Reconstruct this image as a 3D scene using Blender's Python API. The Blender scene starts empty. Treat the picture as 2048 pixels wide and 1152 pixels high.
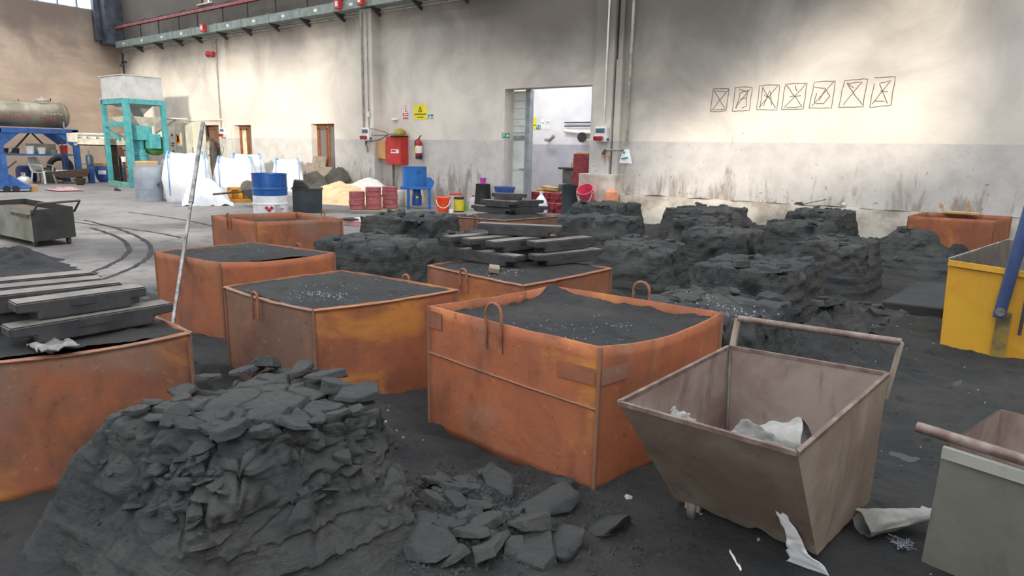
import bpy, bmesh, math, random
from mathutils import Vector, Matrix, noise
rnd = random.Random(7)
PI = math.pi
scene = bpy.context.scene
COL = scene.collection

# ------------------------------------------------------------------ camera
cam_d = bpy.data.cameras.new('camera'); cam = bpy.data.objects.new('camera', cam_d); COL.objects.link(cam)
cam_d.sensor_width = 36.0; cam_d.lens = 1320.0 / 2048.0 * 36.0
cam_d.clip_start = 0.05; cam_d.clip_end = 300
_yaw = math.radians(126.62); _pitch = math.radians(11.734); _roll = math.atan2(128, 6354)
_fw = Vector((math.cos(_yaw) * math.cos(_pitch), math.sin(_yaw) * math.cos(_pitch), -math.sin(_pitch)))
_r0 = Vector((math.sin(_yaw), -math.cos(_yaw), 0)); _u0 = _r0.cross(_fw)
_r = _r0 * math.cos(_roll) + _u0 * math.sin(_roll); _u = _u0 * math.cos(_roll) - _r0 * math.sin(_roll)
_m = Matrix((( _r.x, _u.x, -_fw.x, 0), (_r.y, _u.y, -_fw.y, 0), (_r.z, _u.z, -_fw.z, 1.40), (0, 0, 0, 1)))
cam.matrix_world = _m
scene.camera = cam

# ------------------------------------------------------------------ sky, sun, exposure
world = bpy.data.worlds.new('world'); scene.world = world; world.use_nodes = True
_bg = world.node_tree.nodes['Background']
_bg.inputs['Color'].default_value = (0.92, 0.96, 1.0, 1); _bg.inputs['Strength'].default_value = 5.6
sun_d = bpy.data.lights.new('sun', 'SUN'); sun = bpy.data.objects.new('sun', sun_d); COL.objects.link(sun)
sun_d.energy = 3.9; sun_d.angle = math.radians(3.2); sun_d.color = (1.0, 0.89, 0.75)
SUN = Vector((-0.66, 0.73, -0.18)).normalized()
sun.rotation_euler = SUN.to_track_quat('-Z', 'Y').to_euler()
sun.location = (20, -22, 9)
scene.view_settings.view_transform = 'Standard'; scene.view_settings.look = 'None'
scene.view_settings.gamma = 1.0; scene.view_settings.use_curve_mapping = False
scene.view_settings.exposure = 0.0
scene.cycles.use_denoising = True
scene.cycles.max_bounces = 8; scene.cycles.diffuse_bounces = 5
scene.cycles.sample_clamp_indirect = 8.0

# ------------------------------------------------------------------ materials
def lin(c):
    return tuple(((v / 255.0) / 12.92 if v / 255.0 <= 0.04045 else ((v / 255.0 + 0.055) / 1.055) ** 2.4) for v in c) + (1.0,)
class NT:
    def __init__(s, name):
        s.m = bpy.data.materials.new(name); s.m.use_nodes = True
        s.t = s.m.node_tree; s.n = s.t.nodes; s.l = s.t.links; s.b = s.n['Principled BSDF']
        s.tc = s.n.new('ShaderNodeTexCoord')
    def link(s, a, b): s.l.new(a, b)
    def coord(s, world_space=False, scale=(1, 1, 1), rand=False):
        mp = s.n.new('ShaderNodeMapping'); mp.inputs['Scale'].default_value = scale
        if world_space:
            g = s.n.new('ShaderNodeNewGeometry'); s.link(g.outputs['Position'], mp.inputs['Vector'])
        else:
            s.link(s.tc.outputs['Object'], mp.inputs['Vector'])
        if rand:
            oi = s.n.new('ShaderNodeObjectInfo'); mm = s.n.new('ShaderNodeMath'); mm.operation = 'MULTIPLY'; mm.inputs[1].default_value = 37.0
            s.link(oi.outputs['Random'], mm.inputs[0]); s.link(mm.outputs[0], mp.inputs['Location'])
        return mp.outputs['Vector']
    def noise(s, vec, scale, detail=6, rough=0.6, dist=0.0):
        n = s.n.new('ShaderNodeTexNoise'); n.inputs['Scale'].default_value = scale; n.inputs['Detail'].default_value = detail
        n.inputs['Roughness'].default_value = rough; n.inputs['Distortion'].default_value = dist
        s.link(vec, n.inputs['Vector']); return n.outputs['Fac']
    def ramp(s, fac, a, b, lo=0.0, hi=1.0):
        r = s.n.new('ShaderNodeMapRange'); r.interpolation_type = 'SMOOTHSTEP'
        r.inputs['From Min'].default_value = a; r.inputs['From Max'].default_value = b
        r.inputs['To Min'].default_value = lo; r.inputs['To Max'].default_value = hi
        s.link(fac, r.inputs['Value']); return r.outputs['Result']
    def mix(s, fac, a, b):
        x = s.n.new('ShaderNodeMix'); x.data_type = 'RGBA'
        for i, v in ((0, fac), (6, a), (7, b)):
            if isinstance(v, (int, float)): x.inputs[i].default_value = v
            elif isinstance(v, tuple): x.inputs[i].default_value = v
            else: s.link(v, x.inputs[i])
        return x.outputs[2]
    def math(s, op, a, b=0.0):
        x = s.n.new('ShaderNodeMath'); x.operation = op
        for i, v in ((0, a), (1, b)):
            if isinstance(v, (int, float)): x.inputs[i].default_value = v
            else: s.link(v, x.inputs[i])
        return x.outputs[0]
    def sep(s, vec):
        x = s.n.new('ShaderNodeSeparateXYZ'); s.link(vec, x.inputs[0]); return x.outputs
    def bump(s, h, strength=0.4, dist=0.01):
        x = s.n.new('ShaderNodeBump'); x.inputs['Strength'].default_value = strength; x.inputs['Distance'].default_value = dist
        s.link(h, x.inputs['Height']); s.link(x.outputs['Normal'], s.b.inputs['Normal'])
    def done(s, col, rough=0.7, metal=0.0):
        if isinstance(col, tuple): s.b.inputs['Base Color'].default_value = col
        else: s.link(col, s.b.inputs['Base Color'])
        if isinstance(rough, (int, float)): s.b.inputs['Roughness'].default_value = rough
        else: s.link(rough, s.b.inputs['Roughness'])
        s.b.inputs['Metallic'].default_value = metal
        return s.m
M = {}
def simple(name, c1, c2=None, scale=6.0, rough=0.6, metal=0.0, bump=0.15, rand=True, lo=0.35, hi=0.68):
    t = NT(name)
    if c2 is None: c2 = tuple(v * 0.8 for v in c1)
    v = t.coord(rand=rand); f = t.noise(v, scale, 6, 0.62)
    col = t.mix(t.ramp(f, lo, hi), lin(c1), lin(c2))
    if bump: t.bump(t.noise(v, scale * 8, 4), bump, 0.004)
    M[name] = t.done(col, rough, metal); return M[name]

def make_rust(name, brown, orange, bright, amt, grey):
    t = NT(name); v = t.coord(rand=True); vs = t.coord(scale=(1, 1, 0.35), rand=True)
    n1 = t.noise(v, 2.2, 8, 0.65, 0.4); n2 = t.noise(v, 1.1, 5, 0.6, 0.8); n3 = t.noise(v, 26, 4, 0.7); n4 = t.noise(vs, 7, 5, 0.6)
    c = t.mix(t.ramp(n1, 0.35, 0.62), lin(brown), lin(orange))
    c = t.mix(t.ramp(n4, 0.50, 0.72, 0, 0.55), c, lin(tuple(x * 0.72 for x in brown)))
    c = t.mix(t.ramp(n2, 0.60 - amt, 0.74 - amt, 0, 0.9), c, lin(bright))
    n5 = t.noise(v, 1.7, 4, 0.55, 0.3); c = t.mix(t.ramp(n5, 0.54, 0.70, 0, 0.7), c, lin(grey))
    c = t.mix(t.ramp(n3, 0.60, 0.74, 0, 0.45), c, lin(tuple(min(255, x * 1.25 + 12) for x in orange)))
    c = t.mix(t.ramp(n3, 0.40, 0.28, 0, 0.5), c, lin(tuple(x * 0.55 for x in brown)))
    t.bump(t.math('ADD', n3, t.math('MULTIPLY', n1, 2.0)), 0.35, 0.006)
    M[name] = t.done(c, 0.78, 0.0)
make_rust('rust', (126, 82, 63), (158, 95, 64), (196, 130, 60), 0.03, (132, 106, 92))
make_rust('rust_orange', (138, 84, 60), (168, 98, 64), (196, 132, 60), 0.04, (162, 118, 94))
make_rust('rust_brown', (116, 88, 74), (144, 100, 78), (198, 128, 60), -0.02, (114, 100, 92))

def make_sand():
    t = NT('black_sand'); v = t.coord(True)
    n1 = t.noise(v, 1.6, 6, 0.6); n2 = t.noise(v, 55, 6, 0.8); n3 = t.noise(v, 9, 8, 0.72); n5 = t.noise(v, 2.5, 8, 0.7, 0.6)
    c = t.mix(t.ramp(n1, 0.35, 0.65), lin((53, 55, 58)), lin((72, 71, 69)))
    c = t.mix(t.ramp(n5, 0.52, 0.72, 0, 0.6), c, lin((86, 82, 77)))
    c = t.mix(t.ramp(n3, 0.48, 0.30, 0, 0.65), c, lin((30, 31, 34)))
    c = t.mix(t.ramp(n2, 0.45, 0.28, 0, 0.6), c, lin((24, 25, 28)))  # hollows of n3 and n2 darkened: painted shade in the pits
    c = t.mix(t.ramp(n2, 0.64, 0.74, 0, 0.6), c, lin((110, 108, 104)))
    t.bump(t.math('ADD', n2, t.math('MULTIPLY', n3, 4.0)), 1.0, 0.022)
    M['sand'] = t.done(c, 0.95)
    t = NT('packed_sand'); v = t.coord(True); vz = t.coord(True, (0.7, 0.7, 9.0))
    n1 = t.noise(v, 2.4, 6, 0.6); n2 = t.noise(v, 48, 6, 0.78); n3 = t.noise(v, 11, 7, 0.7); n4 = t.noise(vz, 3.0, 5, 0.6)
    c = t.mix(t.ramp(n1, 0.35, 0.65), lin((64, 67, 69)), lin((79, 79, 77)))
    c = t.mix(t.ramp(n4, 0.52, 0.7, 0, 0.5), c, lin((86, 84, 80)))
    c = t.mix(t.ramp(n3, 0.42, 0.28, 0, 0.55), c, lin((34, 35, 38)))
    c = t.mix(t.ramp(n2, 0.42, 0.27, 0, 0.55), c, lin((28, 29, 32)))  # n3 and n2 hollows likewise carry painted pit shade
    t.bump(t.math('ADD', n2, t.math('MULTIPLY', t.math('ADD', n4, n3), 1.8)), 1.0, 0.02)
    M['packed'] = t.done(c, 0.93)
make_sand()

def make_wall():
    t = NT('painted_plaster'); v = t.coord(True); xyz = t.sep(v)
    n1 = t.noise(v, 0.55, 7, 0.62, 0.6); n2 = t.noise(v, 3.0, 6, 0.65); n3 = t.noise(v, 22, 5, 0.7)
    up = t.mix(t.ramp(n1, 0.36, 0.66), lin((228, 220, 207)), lin((206, 199, 190)))
    dn = t.mix(t.ramp(n2, 0.35, 0.7), lin((204, 200, 195)), lin((188, 184, 179)))
    edge = t.math('ADD', xyz[2], t.math('MULTIPLY', n2, 0.02))
    c = t.mix(t.ramp(edge, 1.640, 1.662), dn, up)
    # ragged soot under the roof; gx adds painted shadow near the door pilaster
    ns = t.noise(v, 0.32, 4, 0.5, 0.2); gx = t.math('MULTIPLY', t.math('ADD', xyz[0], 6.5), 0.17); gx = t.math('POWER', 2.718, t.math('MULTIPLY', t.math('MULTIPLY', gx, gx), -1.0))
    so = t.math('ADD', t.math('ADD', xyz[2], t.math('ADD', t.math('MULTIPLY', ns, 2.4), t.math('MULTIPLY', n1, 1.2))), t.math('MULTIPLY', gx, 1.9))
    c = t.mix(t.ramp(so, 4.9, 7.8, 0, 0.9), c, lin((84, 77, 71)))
    # damp brown grime along the foot
    vs = t.coord(True, (1.0, 1.0, 0.22)); n4 = t.noise(vs, 3.4, 6, 0.7, 0.5)
    gr = t.math('SUBTRACT', n4, t.math('MULTIPLY', xyz[2], 0.17))
    c = t.mix(t.ramp(gr, 0.36, 0.54, 0, 0.72), c, lin((126, 112, 102)))
    n6 = t.noise(v, 13, 3, 0.5); c = t.mix(t.ramp(t.math('SUBTRACT', n6, t.math('MULTIPLY', xyz[2], 0.05)), 0.62, 0.68, 0, 0.6), c, lin((104, 92, 82)))
    c = t.mix(t.ramp(n3, 0.70, 0.8, 0, 0.35), c, lin((120, 110, 102)))
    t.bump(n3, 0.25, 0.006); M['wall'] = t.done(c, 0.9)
    t = NT('tan_plaster'); v = t.coord(True); xyz = t.sep(v)
    n1 = t.noise(v, 0.5, 6, 0.6, 0.5); vs = t.coord(True, (1, 1, 6)); n2 = t.noise(vs, 0.4, 4, 0.6)
    c = t.mix(t.ramp(n1, 0.35, 0.65), lin((226, 202, 178)), lin((204, 180, 158)))
    c = t.mix(t.ramp(n2, 0.45, 0.65, 0, 0.35), c, lin((178, 152, 130)))
    so = t.math('ADD', xyz[2], t.math('MULTIPLY', n1, 3.0)); c = t.mix(t.ramp(so, 4.9, 7.6, 0, 0.8), c, lin((96, 86, 84)))
    t.bump(t.noise(v, 18, 4), 0.2, 0.006); M['tanwall'] = t.done(c, 0.9)
    t = NT('annex_plaster'); v = t.coord(True); xyz = t.sep(v); n2 = t.noise(v, 2.5, 5)
    c = t.mix(t.ramp(xyz[2], 1.585, 1.60), t.mix(t.ramp(n2, 0.35, 0.7), lin((188, 188, 198)), lin((170, 170, 182))), t.mix(t.ramp(n2, .35, .7), lin((226, 226, 230)), lin((212, 212, 216))))
    M['annexwall'] = t.done(c, 0.9)
    t = NT('concrete_floor'); v = t.coord(True); n1 = t.noise(v, 0.35, 7, 0.62, 0.5); n2 = t.noise(v, 4, 6, 0.65); n3 = t.noise(v, 30, 4, 0.7); xyz = t.sep(v)
    c = t.mix(t.ramp(n1, 0.32, 0.64), lin((150, 143, 137)), lin((120, 115, 112)))
    c = t.mix(t.ramp(n2, 0.5, 0.72, 0, 0.6), c, lin((92, 88, 86)))
    # black dust trodden out of the moulding bay
    d = t.math('ADD', t.math('MULTIPLY', xyz[0], 0.09), t.math('MULTIPLY', n1, 1.5)); d = t.math('ADD', d, t.math('MULTIPLY', n2, 0.35))
    c = t.mix(t.ramp(d, -0.28, 0.45, 0, 0.93), c, lin((54, 54, 55)))
    t.bump(n3, 0.2, 0.005); M['floor'] = t.done(c, 0.85)
make_wall()
S = simple
S('grey_steel', (120, 112, 104), (92, 84, 76), 4, 0.6, 0.0); S('cart_steel', (168, 154, 140), (138, 122, 108), 3, 0.5)
S('cart_inside', (128, 106, 97), (156, 138, 128), 3.5, 0.7, lo=.4, hi=.6); S('cart_green', (158, 158, 150), (136, 136, 126), 3, 0.55)
S('dark_cart', (62, 62, 60), (44, 44, 44), 4, 0.6); S('mint_cart', (138, 146, 136), (112, 108, 96), 3, 0.6)
S('cast_iron', (72, 71, 72), (50, 51, 56), 7, 0.6, 0.15, 0.3); S('iron_top', (122, 114, 106), (92, 86, 82), 5, 0.75)
S('yellow_paint', (222, 168, 46), (200, 140, 40), 5, 0.5); S('yellow_worn', (150, 126, 62), (90, 84, 66), 9, 0.7)
S('blue_tube', (62, 84, 132), (52, 68, 104), 4, 0.4, 0.1); S('bright_steel', (170, 170, 172), (120, 118, 118), 12, 0.35, 0.7)
S('pole_steel', (150, 150, 148), (84, 82, 80), 14, 0.4, 0.5); S('rebar', (150, 98, 74), (116, 72, 54), 20, 0.8)
S('handle_brown', (96, 76, 70), (128, 114, 106), 18, 0.5, 0.1)
S('teal', (78, 156, 162), (60, 132, 138), 5, 0.5); S('teal_pale', (128, 184, 172), (98, 150, 140), 6, 0.6)
S('hopper_grey', (176, 180, 181), (156, 160, 161), 3, 0.5); S('offwhite', (226, 220, 206), (196, 186, 170), 6, 0.6)
S('stand_blue', (60, 108, 176), (46, 84, 142), 4, 0.5); S('tank_steel', (172, 162, 144), (132, 120, 102), 2, 0.35, 0.45)
S('drum_grey', (164, 172, 182), (146, 154, 166), 4, 0.4); S('lid_tan', (196, 160, 112), (172, 136, 92), 6, 0.7)
S('drum_blue', (24, 86, 158), (18, 68, 132), 4, 0.35); S('drum_white', (232, 234, 236), (206, 208, 210), 4, 0.4)
S('plastic_blue', (58, 88, 156), (44, 68, 128), 4, 0.4); S('chair_white', (236, 234, 226), (214, 212, 204), 4, 0.5)
S('bag_white', (246, 246, 248), (226, 228, 232), 3, 0.7, 0, 0.2); S('strap_blue', (132, 170, 216), (104, 146, 200), 6, 0.7)
S('window_brown', (144, 92, 62), (118, 72, 46), 5, 0.5); S('door_white', (222, 224, 218), (202, 204, 198), 3, 0.5)
S('grey_frame', (150, 156, 160), (124, 130, 134), 5, 0.5); S('tray_green', (140, 152, 146), (114, 126, 120), 4, 0.5)
S('channel_red', (170, 92, 92), (134, 64, 66), 6, 0.6); S('dark_steel', (70, 70, 76), (48, 48, 54), 5, 0.6)
S('dark_column', (84, 88, 100), (54, 56, 66), 3, 0.5); S('conduit', (168, 162, 152), (130, 124, 116), 8, 0.5)
S('red_paint', (206, 58, 50), (180, 44, 40), 4, 0.45); S('fire_red', (176, 36, 40), (150, 30, 34), 5, 0.35)
S('wood_box', (208, 160, 106), (180, 132, 84), 4, 0.6); S('helmet', (172, 152, 62), (128, 108, 46), 6, 0.5)
S('black_rubber', (42, 42, 44), (28, 28, 30), 8, 0.6); S('white_plastic', (238, 238, 236), (220, 220, 218), 5, 0.45)
S('sign_yellow', (240, 226, 40), (228, 212, 36), 5, 0.5); S('sign_red', (200, 62, 70), (186, 52, 60), 5, 0.5); S('sign_green', (40, 140, 112), (32, 124, 98), 5, 0.5)
S('sign_ink', (96, 84, 20), (80, 70, 16), 5, 0.6); S('panel_blue', (86, 108, 124), (70, 90, 106), 5, 0.3); S('socket_red', (170, 42, 46), (140, 34, 38), 5, 0.4)
S('mixer_blue', (40, 116, 190), (30, 92, 160), 3, 0.4); S('pink_sleeve', (176, 100, 102), (152, 82, 86), 8, 0.8)
S('orange_plastic', (244, 84, 40), (226, 70, 32), 5, 0.4); S('pink_plastic', (232, 96, 128), (214, 84, 112), 5, 0.4); S('purple_plastic', (196, 84, 176), (176, 70, 158), 5, 0.4)
S('can_yellow', (226, 206, 56), (198, 178, 46), 8, 0.45); S('green_plastic', (120, 190, 70), (104, 170, 60), 5, 0.4)
S('dark_bin', (52, 62, 68), (38, 46, 52), 3, 0.5); S('tarp', (76, 73, 67), (54, 51, 46), 3, 0.8, 0, 0.3); S('tan_sand', (232, 204, 160), (212, 180, 136), 5, 0.95, 0, 0.5)
S('crate_yellow', (200, 140, 40), (170, 112, 30), 6, 0.6); S('brown_board', (126, 96, 78), (104, 78, 62), 6, 0.7); S('grey_board', (150, 138, 124), (120, 110, 98), 4, 0.8)
S('cardboard', (206, 174, 124), (180, 146, 98), 5, 0.85); S('red_brick', (148, 62, 70), (122, 46, 54), 8, 0.85); S('casting_grey', (112, 110, 106), (82, 80, 78), 6, 0.6)
S('cabinet_cream', (222, 220, 204), (200, 198, 182), 3, 0.55); S('gas_grey', (168, 164, 156), (134, 128, 120), 4, 0.45); S('silver', (214, 210, 202), (178, 174, 166), 4, 0.35, 0.4)
S('sheet_grey', (152, 150, 146), (98, 96, 94), 5, 0.75, 0, 0.4); S('chips', (164, 168, 174), (126, 130, 138), 20, 0.6); S('pencil', (112, 92, 78), (90, 74, 62), 8, 0.9)
S('cloth_pink', (206, 160, 158), (184, 134, 134), 5, 0.9); S('brown_rust', (96, 78, 62), (70, 56, 46), 6, 0.8); S('plastic_sheet', (236, 234, 226), (212, 208, 196), 4, 0.5)
S('motor_green', (66, 112, 46), (48, 88, 34), 5, 0.5); S('orange_barrel', (196, 128, 56), (168, 102, 42), 6, 0.6); S('text_red', (196, 84, 76), (180, 70, 64), 8, 0.6)
S('plinth_white', (222, 214, 200), (168, 156, 142), 2.5, 0.9, 0, .4); S('slab_dark', (50, 52, 54), (38, 39, 41), 3, 0.85); S('rail_white', (230, 226, 218), (204, 198, 188), 5, .6)
S('curtain', (214, 206, 178), (186, 178, 150), 6, .8); S('orange_bag', (236, 158, 120), (214, 136, 98), 5, .6); S('roof_sheet', (120, 122, 124), (96, 98, 100), 2, .6)
def grimy(name, base, streak, dark, rough=.55):
    t = NT(name); v = t.coord(rand=True); vs = t.coord(scale=(1, 1, .3), rand=True)
    n1 = t.noise(v, 2.2, 7, .65, .5); n2 = t.noise(vs, 9, 5, .65); n3 = t.noise(v, 60, 3, .7)
    c = t.mix(t.ramp(n1, .36, .64), lin(base), lin(streak)); c = t.mix(t.ramp(n2, .52, .7, 0, .6), c, lin(dark)); c = t.mix(t.ramp(n3, .68, .78, 0, .7), c, lin((206, 200, 190)))
    t.bump(n1, .2, .006); M[name] = t.done(c, rough)
grimy('cart_steel', (154, 142, 128), (130, 110, 96), (104, 92, 82)); grimy('cart_inside', (124, 100, 92), (156, 142, 134), (96, 76, 68), .7); grimy('cart_green', (152, 152, 144), (134, 134, 124), (116, 114, 104))
grimy('yellow_paint', (220, 168, 52), (204, 148, 46), (176, 128, 52), .5)
def glass(name, c, rough=0.08):
    t = NT(name); t.b.inputs['Base Color'].default_value = lin(c); t.b.inputs['Roughness'].default_value = rough; M[name] = t.m
glass('dim_glass', (120, 116, 114))
def clear_glass():
    t = NT('clear_glass'); tr = t.n.new('ShaderNodeBsdfTransparent'); tr.inputs[0].default_value = (.93, .96, .98, 1)
    gl = t.n.new('ShaderNodeBsdfGlossy'); gl.inputs['Roughness'].default_value = .05; mx = t.n.new('ShaderNodeMixShader'); mx.inputs[0].default_value = .06
    t.link(tr.outputs[0], mx.inputs[1]); t.link(gl.outputs[0], mx.inputs[2]); t.link(mx.outputs[0], t.n['Material Output'].inputs[0]); M['clear_glass'] = t.m
clear_glass()

# ------------------------------------------------------------------ mesh helpers
class MB:
    def __init__(s): s.v = []; s.f = []
    def add(s, vs, fs):
        o = len(s.v); s.v += [tuple(p) for p in vs]; s.f += [tuple(i + o for i in q) for q in fs]; return s
    def box(s, x0, x1, y0, y1, z0, z1, rot=None, org=None):
        vs = [Vector(p) for p in ((x0,y0,z0),(x1,y0,z0),(x1,y1,z0),(x0,y1,z0),(x0,y0,z1),(x1,y0,z1),(x1,y1,z1),(x0,y1,z1))]
        if rot is not None:
            o = Vector(org or (0, 0, 0)); vs = [rot @ (p - o) + o for p in vs]
        return s.add(vs, [(0,3,2,1),(4,5,6,7),(0,1,5,4),(1,2,6,5),(2,3,7,6),(3,0,4,7)])
    def bar(s, p0, p1, w, h=None):
        p0 = Vector(p0); p1 = Vector(p1); h = h or w; d = (p1 - p0).normalized()
        a = d.cross(Vector((0, 0, 1)));  a = a.normalized() if a.length > 1e-4 else Vector((1, 0, 0)); b = a.cross(d)
        vs = [p + a * (i * w / 2) + b * (j * h / 2) for p in (p0, p1) for i, j in ((-1,-1),(1,-1),(1,1),(-1,1))]
        return s.add(vs, [(0,1,2,3),(7,6,5,4),(0,4,5,1),(1,5,6,2),(2,6,7,3),(3,7,4,0)])
    def tube(s, pts, r, n=10, caps=True, closed=False):
        pts = [Vector(p) for p in pts]; rs = r if isinstance(r, (list, tuple)) else [r] * len(pts)
        N = len(pts); rings = []; ref = None
        for i, p in enumerate(pts):
            d = (pts[(i + 1) % N] - pts[i - 1]) if closed else (pts[min(i + 1, N - 1)] - pts[max(i - 1, 0)])
            d = d.normalized()
            if ref is None: ref = Vector((0, 0, 1)) if abs(d.z) < 0.9 else Vector((1, 0, 0))
            a = d.cross(ref).normalized(); b = a.cross(d); ref = b
            rings.append([p + (a * math.cos(2*PI*k/n) + b * math.sin(2*PI*k/n)) * rs[i] for k in range(n)])
        vs = [q for rg in rings for q in rg]; fs = []
        for i in range(N if closed else N - 1):
            j = (i + 1) % N
            for k in range(n): fs.append((i*n+k, i*n+(k+1)%n, j*n+(k+1)%n, j*n+k))
        if caps and not closed: fs += [tuple(range(n))[::-1], tuple((N-1)*n + k for k in range(n))]
        return s.add(vs, fs)
    def lathe(s, prof, n=24, c=(0, 0, 0), axis='z'):
        vs = []; fs = []
        for r, z in prof:
            for k in range(n):
                a = 2*PI*k/n
                p = (r*math.cos(a), r*math.sin(a), z)
                if axis == 'y': p = (p[0], p[2], p[1])
                if axis == 'x': p = (p[2], p[0], p[1])
                vs.append((p[0]+c[0], p[1]+c[1], p[2]+c[2]))
        for i in range(len(prof)-1):
            for k in range(n): fs.append((i*n+k, i*n+(k+1)%n, (i+1)*n+(k+1)%n, (i+1)*n+k))
        fs.append(tuple(range(n))[::-1]); fs.append(tuple((len(prof)-1)*n+k for k in range(n)))
        return s.add(vs, fs)
    def prism(s, poly, lo, hi, axis='z'):
        def P(a, b, c): return {'z': (a, b, c), 'y': (a, c, b), 'x': (c, a, b)}[axis]
        n = len(poly); vs = [P(a, b, lo) for a, b in poly] + [P(a, b, hi) for a, b in poly]
        return s.add(vs, [tuple(range(n))[::-1], tuple(range(n, 2*n))] + [(i, (i+1) % n, n+(i+1) % n, n+i) for i in range(n)])
    def grid(s, fn, nu, nv):
        vs = [fn(i/nu, j/nv) for j in range(nv+1) for i in range(nu+1)]
        return s.add(vs, [(j*(nu+1)+i, j*(nu+1)+i+1, (j+1)*(nu+1)+i+1, (j+1)*(nu+1)+i) for j in range(nv) for i in range(nu)])
    def sheet(s, fn, nu, nv, th):
        n0 = len(s.v); s.grid(fn, nu, nv); top = s.v[n0:]; m = len(top)
        s.grid(lambda u, v: Vector(fn(u, v)) - Vector((0, 0, th)), nu, nv)
        for q in range(len(s.f) - nu*nv, len(s.f)): s.f[q] = s.f[q][::-1]
        W = nu + 1
        edge = [i for i in range(nu)] + [j*W+nu for j in range(nv)] + [nv*W+i for i in range(nu, 0, -1)] + [j*W for j in range(nv, 0, -1)]
        for a, b in zip(edge, edge[1:] + edge[:1]): s.f.append((n0+b, n0+a, n0+m+a, n0+m+b))
        return s
    def mesh(s, name, smooth=False):
        me = bpy.data.meshes.new(name); me.from_pydata(s.v, [], s.f)
        bm = bmesh.new(); bm.from_mesh(me); bmesh.ops.recalc_face_normals(bm, faces=bm.faces); bm.to_mesh(me); bm.free()
        if smooth:
            me.shade_smooth()
            if smooth == 'auto':
                try: me.set_sharp_from_angle(angle=math.radians(38))
                except Exception: pass
        return me
    def build(s, name, mat, parent=None, smooth='auto', bevel=0.0, loc=None):
        me = s.mesh(name, smooth)
        if bevel:
            bm = bmesh.new(); bm.from_mesh(me)
            bmesh.ops.bevel(bm, geom=[e for e in bm.edges if len(e.link_faces) == 2 and e.calc_face_angle(0) > 0.7], offset=bevel, segments=2, affect='EDGES', profile=0.6)
            bm.to_mesh(me); bm.free()
        return obj(name, me, mat, parent, loc)
def obj(name, me, mat, parent=None, loc=None):
    o = bpy.data.objects.new(name, me); COL.objects.link(o)
    me.materials.clear(); me.materials.append(M[mat] if isinstance(mat, str) else mat)
    if parent: o.parent = parent
    if loc: o.location = loc
    return o
def tag(o, label, cat, group=None, kind=None):
    if label: o['label'] = label
    if cat: o['category'] = cat
    if group: o['group'] = group
    if kind: o['kind'] = kind
    return o
def thing(name, label, cat, loc=(0, 0, 0), rotz=0.0, group=None):
    o = bpy.data.objects.new(name, None); COL.objects.link(o); o.location = loc; o.rotation_euler = (0, 0, rotz); o.empty_display_size = 0.1
    return tag(o, label, cat, group)
def struct(o): o['kind'] = 'structure'; return o
def copy_tree(o, parent=None):
    c = o.copy(); COL.objects.link(c); c.parent = parent
    for ch in list(o.children): copy_tree(ch, c)
    return c
def facing(x, y): return math.atan2(-y, -x) + PI / 2       # local -Y looks towards the middle of the bay
def fbm(p, o=4, h=1.0): return noise.fractal(Vector(p), h, 2.0, o)
def arc(c, r, a0, a1, n, plane='xz', sx=1.0):
    out = []
    for i in range(n + 1):
        a = a0 + (a1 - a0) * i / n; u, w = r * math.cos(a) * sx, r * math.sin(a)
        out.append({'xz': (c[0]+u, c[1], c[2]+w), 'yz': (c[0], c[1]+u, c[2]+w), 'xy': (c[0]+u, c[1]+w, c[2])}[plane])
    return out
def text_mesh(body, size, extrude=0.002):
    cu = bpy.data.curves.new('lettering', 'FONT'); cu.body = body; cu.size = size; cu.align_x = 'CENTER'; cu.align_y = 'CENTER'; cu.extrude = extrude
    o = bpy.data.objects.new('lettering', cu); COL.objects.link(o); bpy.context.view_layer.update()
    me = bpy.data.meshes.new_from_object(o.evaluated_get(bpy.context.evaluated_depsgraph_get()))
    bpy.data.objects.remove(o); return me

# ------------------------------------------------------------------ hall shell
WY = 12.6
def wall_holes(name, mat, axis, pos, thick, a0, a1, z0, z1, holes):
    """wall in the plane axis=pos (towards +axis it is 'thick'), running a0..a1, rectangular holes (a,b,zlo,zhi)"""
    A = sorted({a0, a1, *[h[0] for h in holes], *[h[1] for h in holes]}); Z = sorted({z0, z1, *[h[2] for h in holes], *[h[3] for h in holes]})
    hole = lambda i, j: not (0 <= i < len(A)-1 and 0 <= j < len(Z)-1) or any(h[0] <= (A[i]+A[i+1])/2 <= h[1] and h[2] <= (Z[j]+Z[j+1])/2 <= h[3] for h in holes)
    m = MB(); P = (lambda a, d, z: (a, pos+d, z)) if axis == 'y' else (lambda a, d, z: (pos+d, a, z))
    for i in range(len(A)-1):
        for j in range(len(Z)-1):
            if hole(i, j): continue
            a, b, c, d = A[i], A[i+1], Z[j], Z[j+1]
            m.add([P(a,0,c),P(b,0,c),P(b,0,d),P(a,0,d)], [(0,1,2,3)]); m.add([P(a,thick,c),P(b,thick,c),P(b,thick,d),P(a,thick,d)], [(3,2,1,0)])
            if hole(i-1, j): m.add([P(a,0,c),P(a,thick,c),P(a,thick,d),P(a,0,d)], [(3,2,1,0)])
            if hole(i+1, j): m.add([P(b,0,c),P(b,thick,c),P(b,thick,d),P(b,0,d)], [(0,1,2,3)])
            if hole(i, j-1): m.add([P(a,0,c),P(b,0,c),P(b,thick,c),P(a,thick,c)], [(3,2,1,0)])
            if hole(i, j+1): m.add([P(a,0,d),P(b,0,d),P(b,thick,d),P(a,thick,d)], [(0,1,2,3)])
    me = m.mesh(name)
    bm = bmesh.new(); bm.from_mesh(me); bmesh.ops.remove_doubles(bm, verts=bm.verts, dist=1e-4); bmesh.ops.recalc_face_normals(bm, faces=bm.faces); bm.to_mesh(me); bm.free()
    return struct(obj(name, me, mat))
ROOF = 10.4
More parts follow.
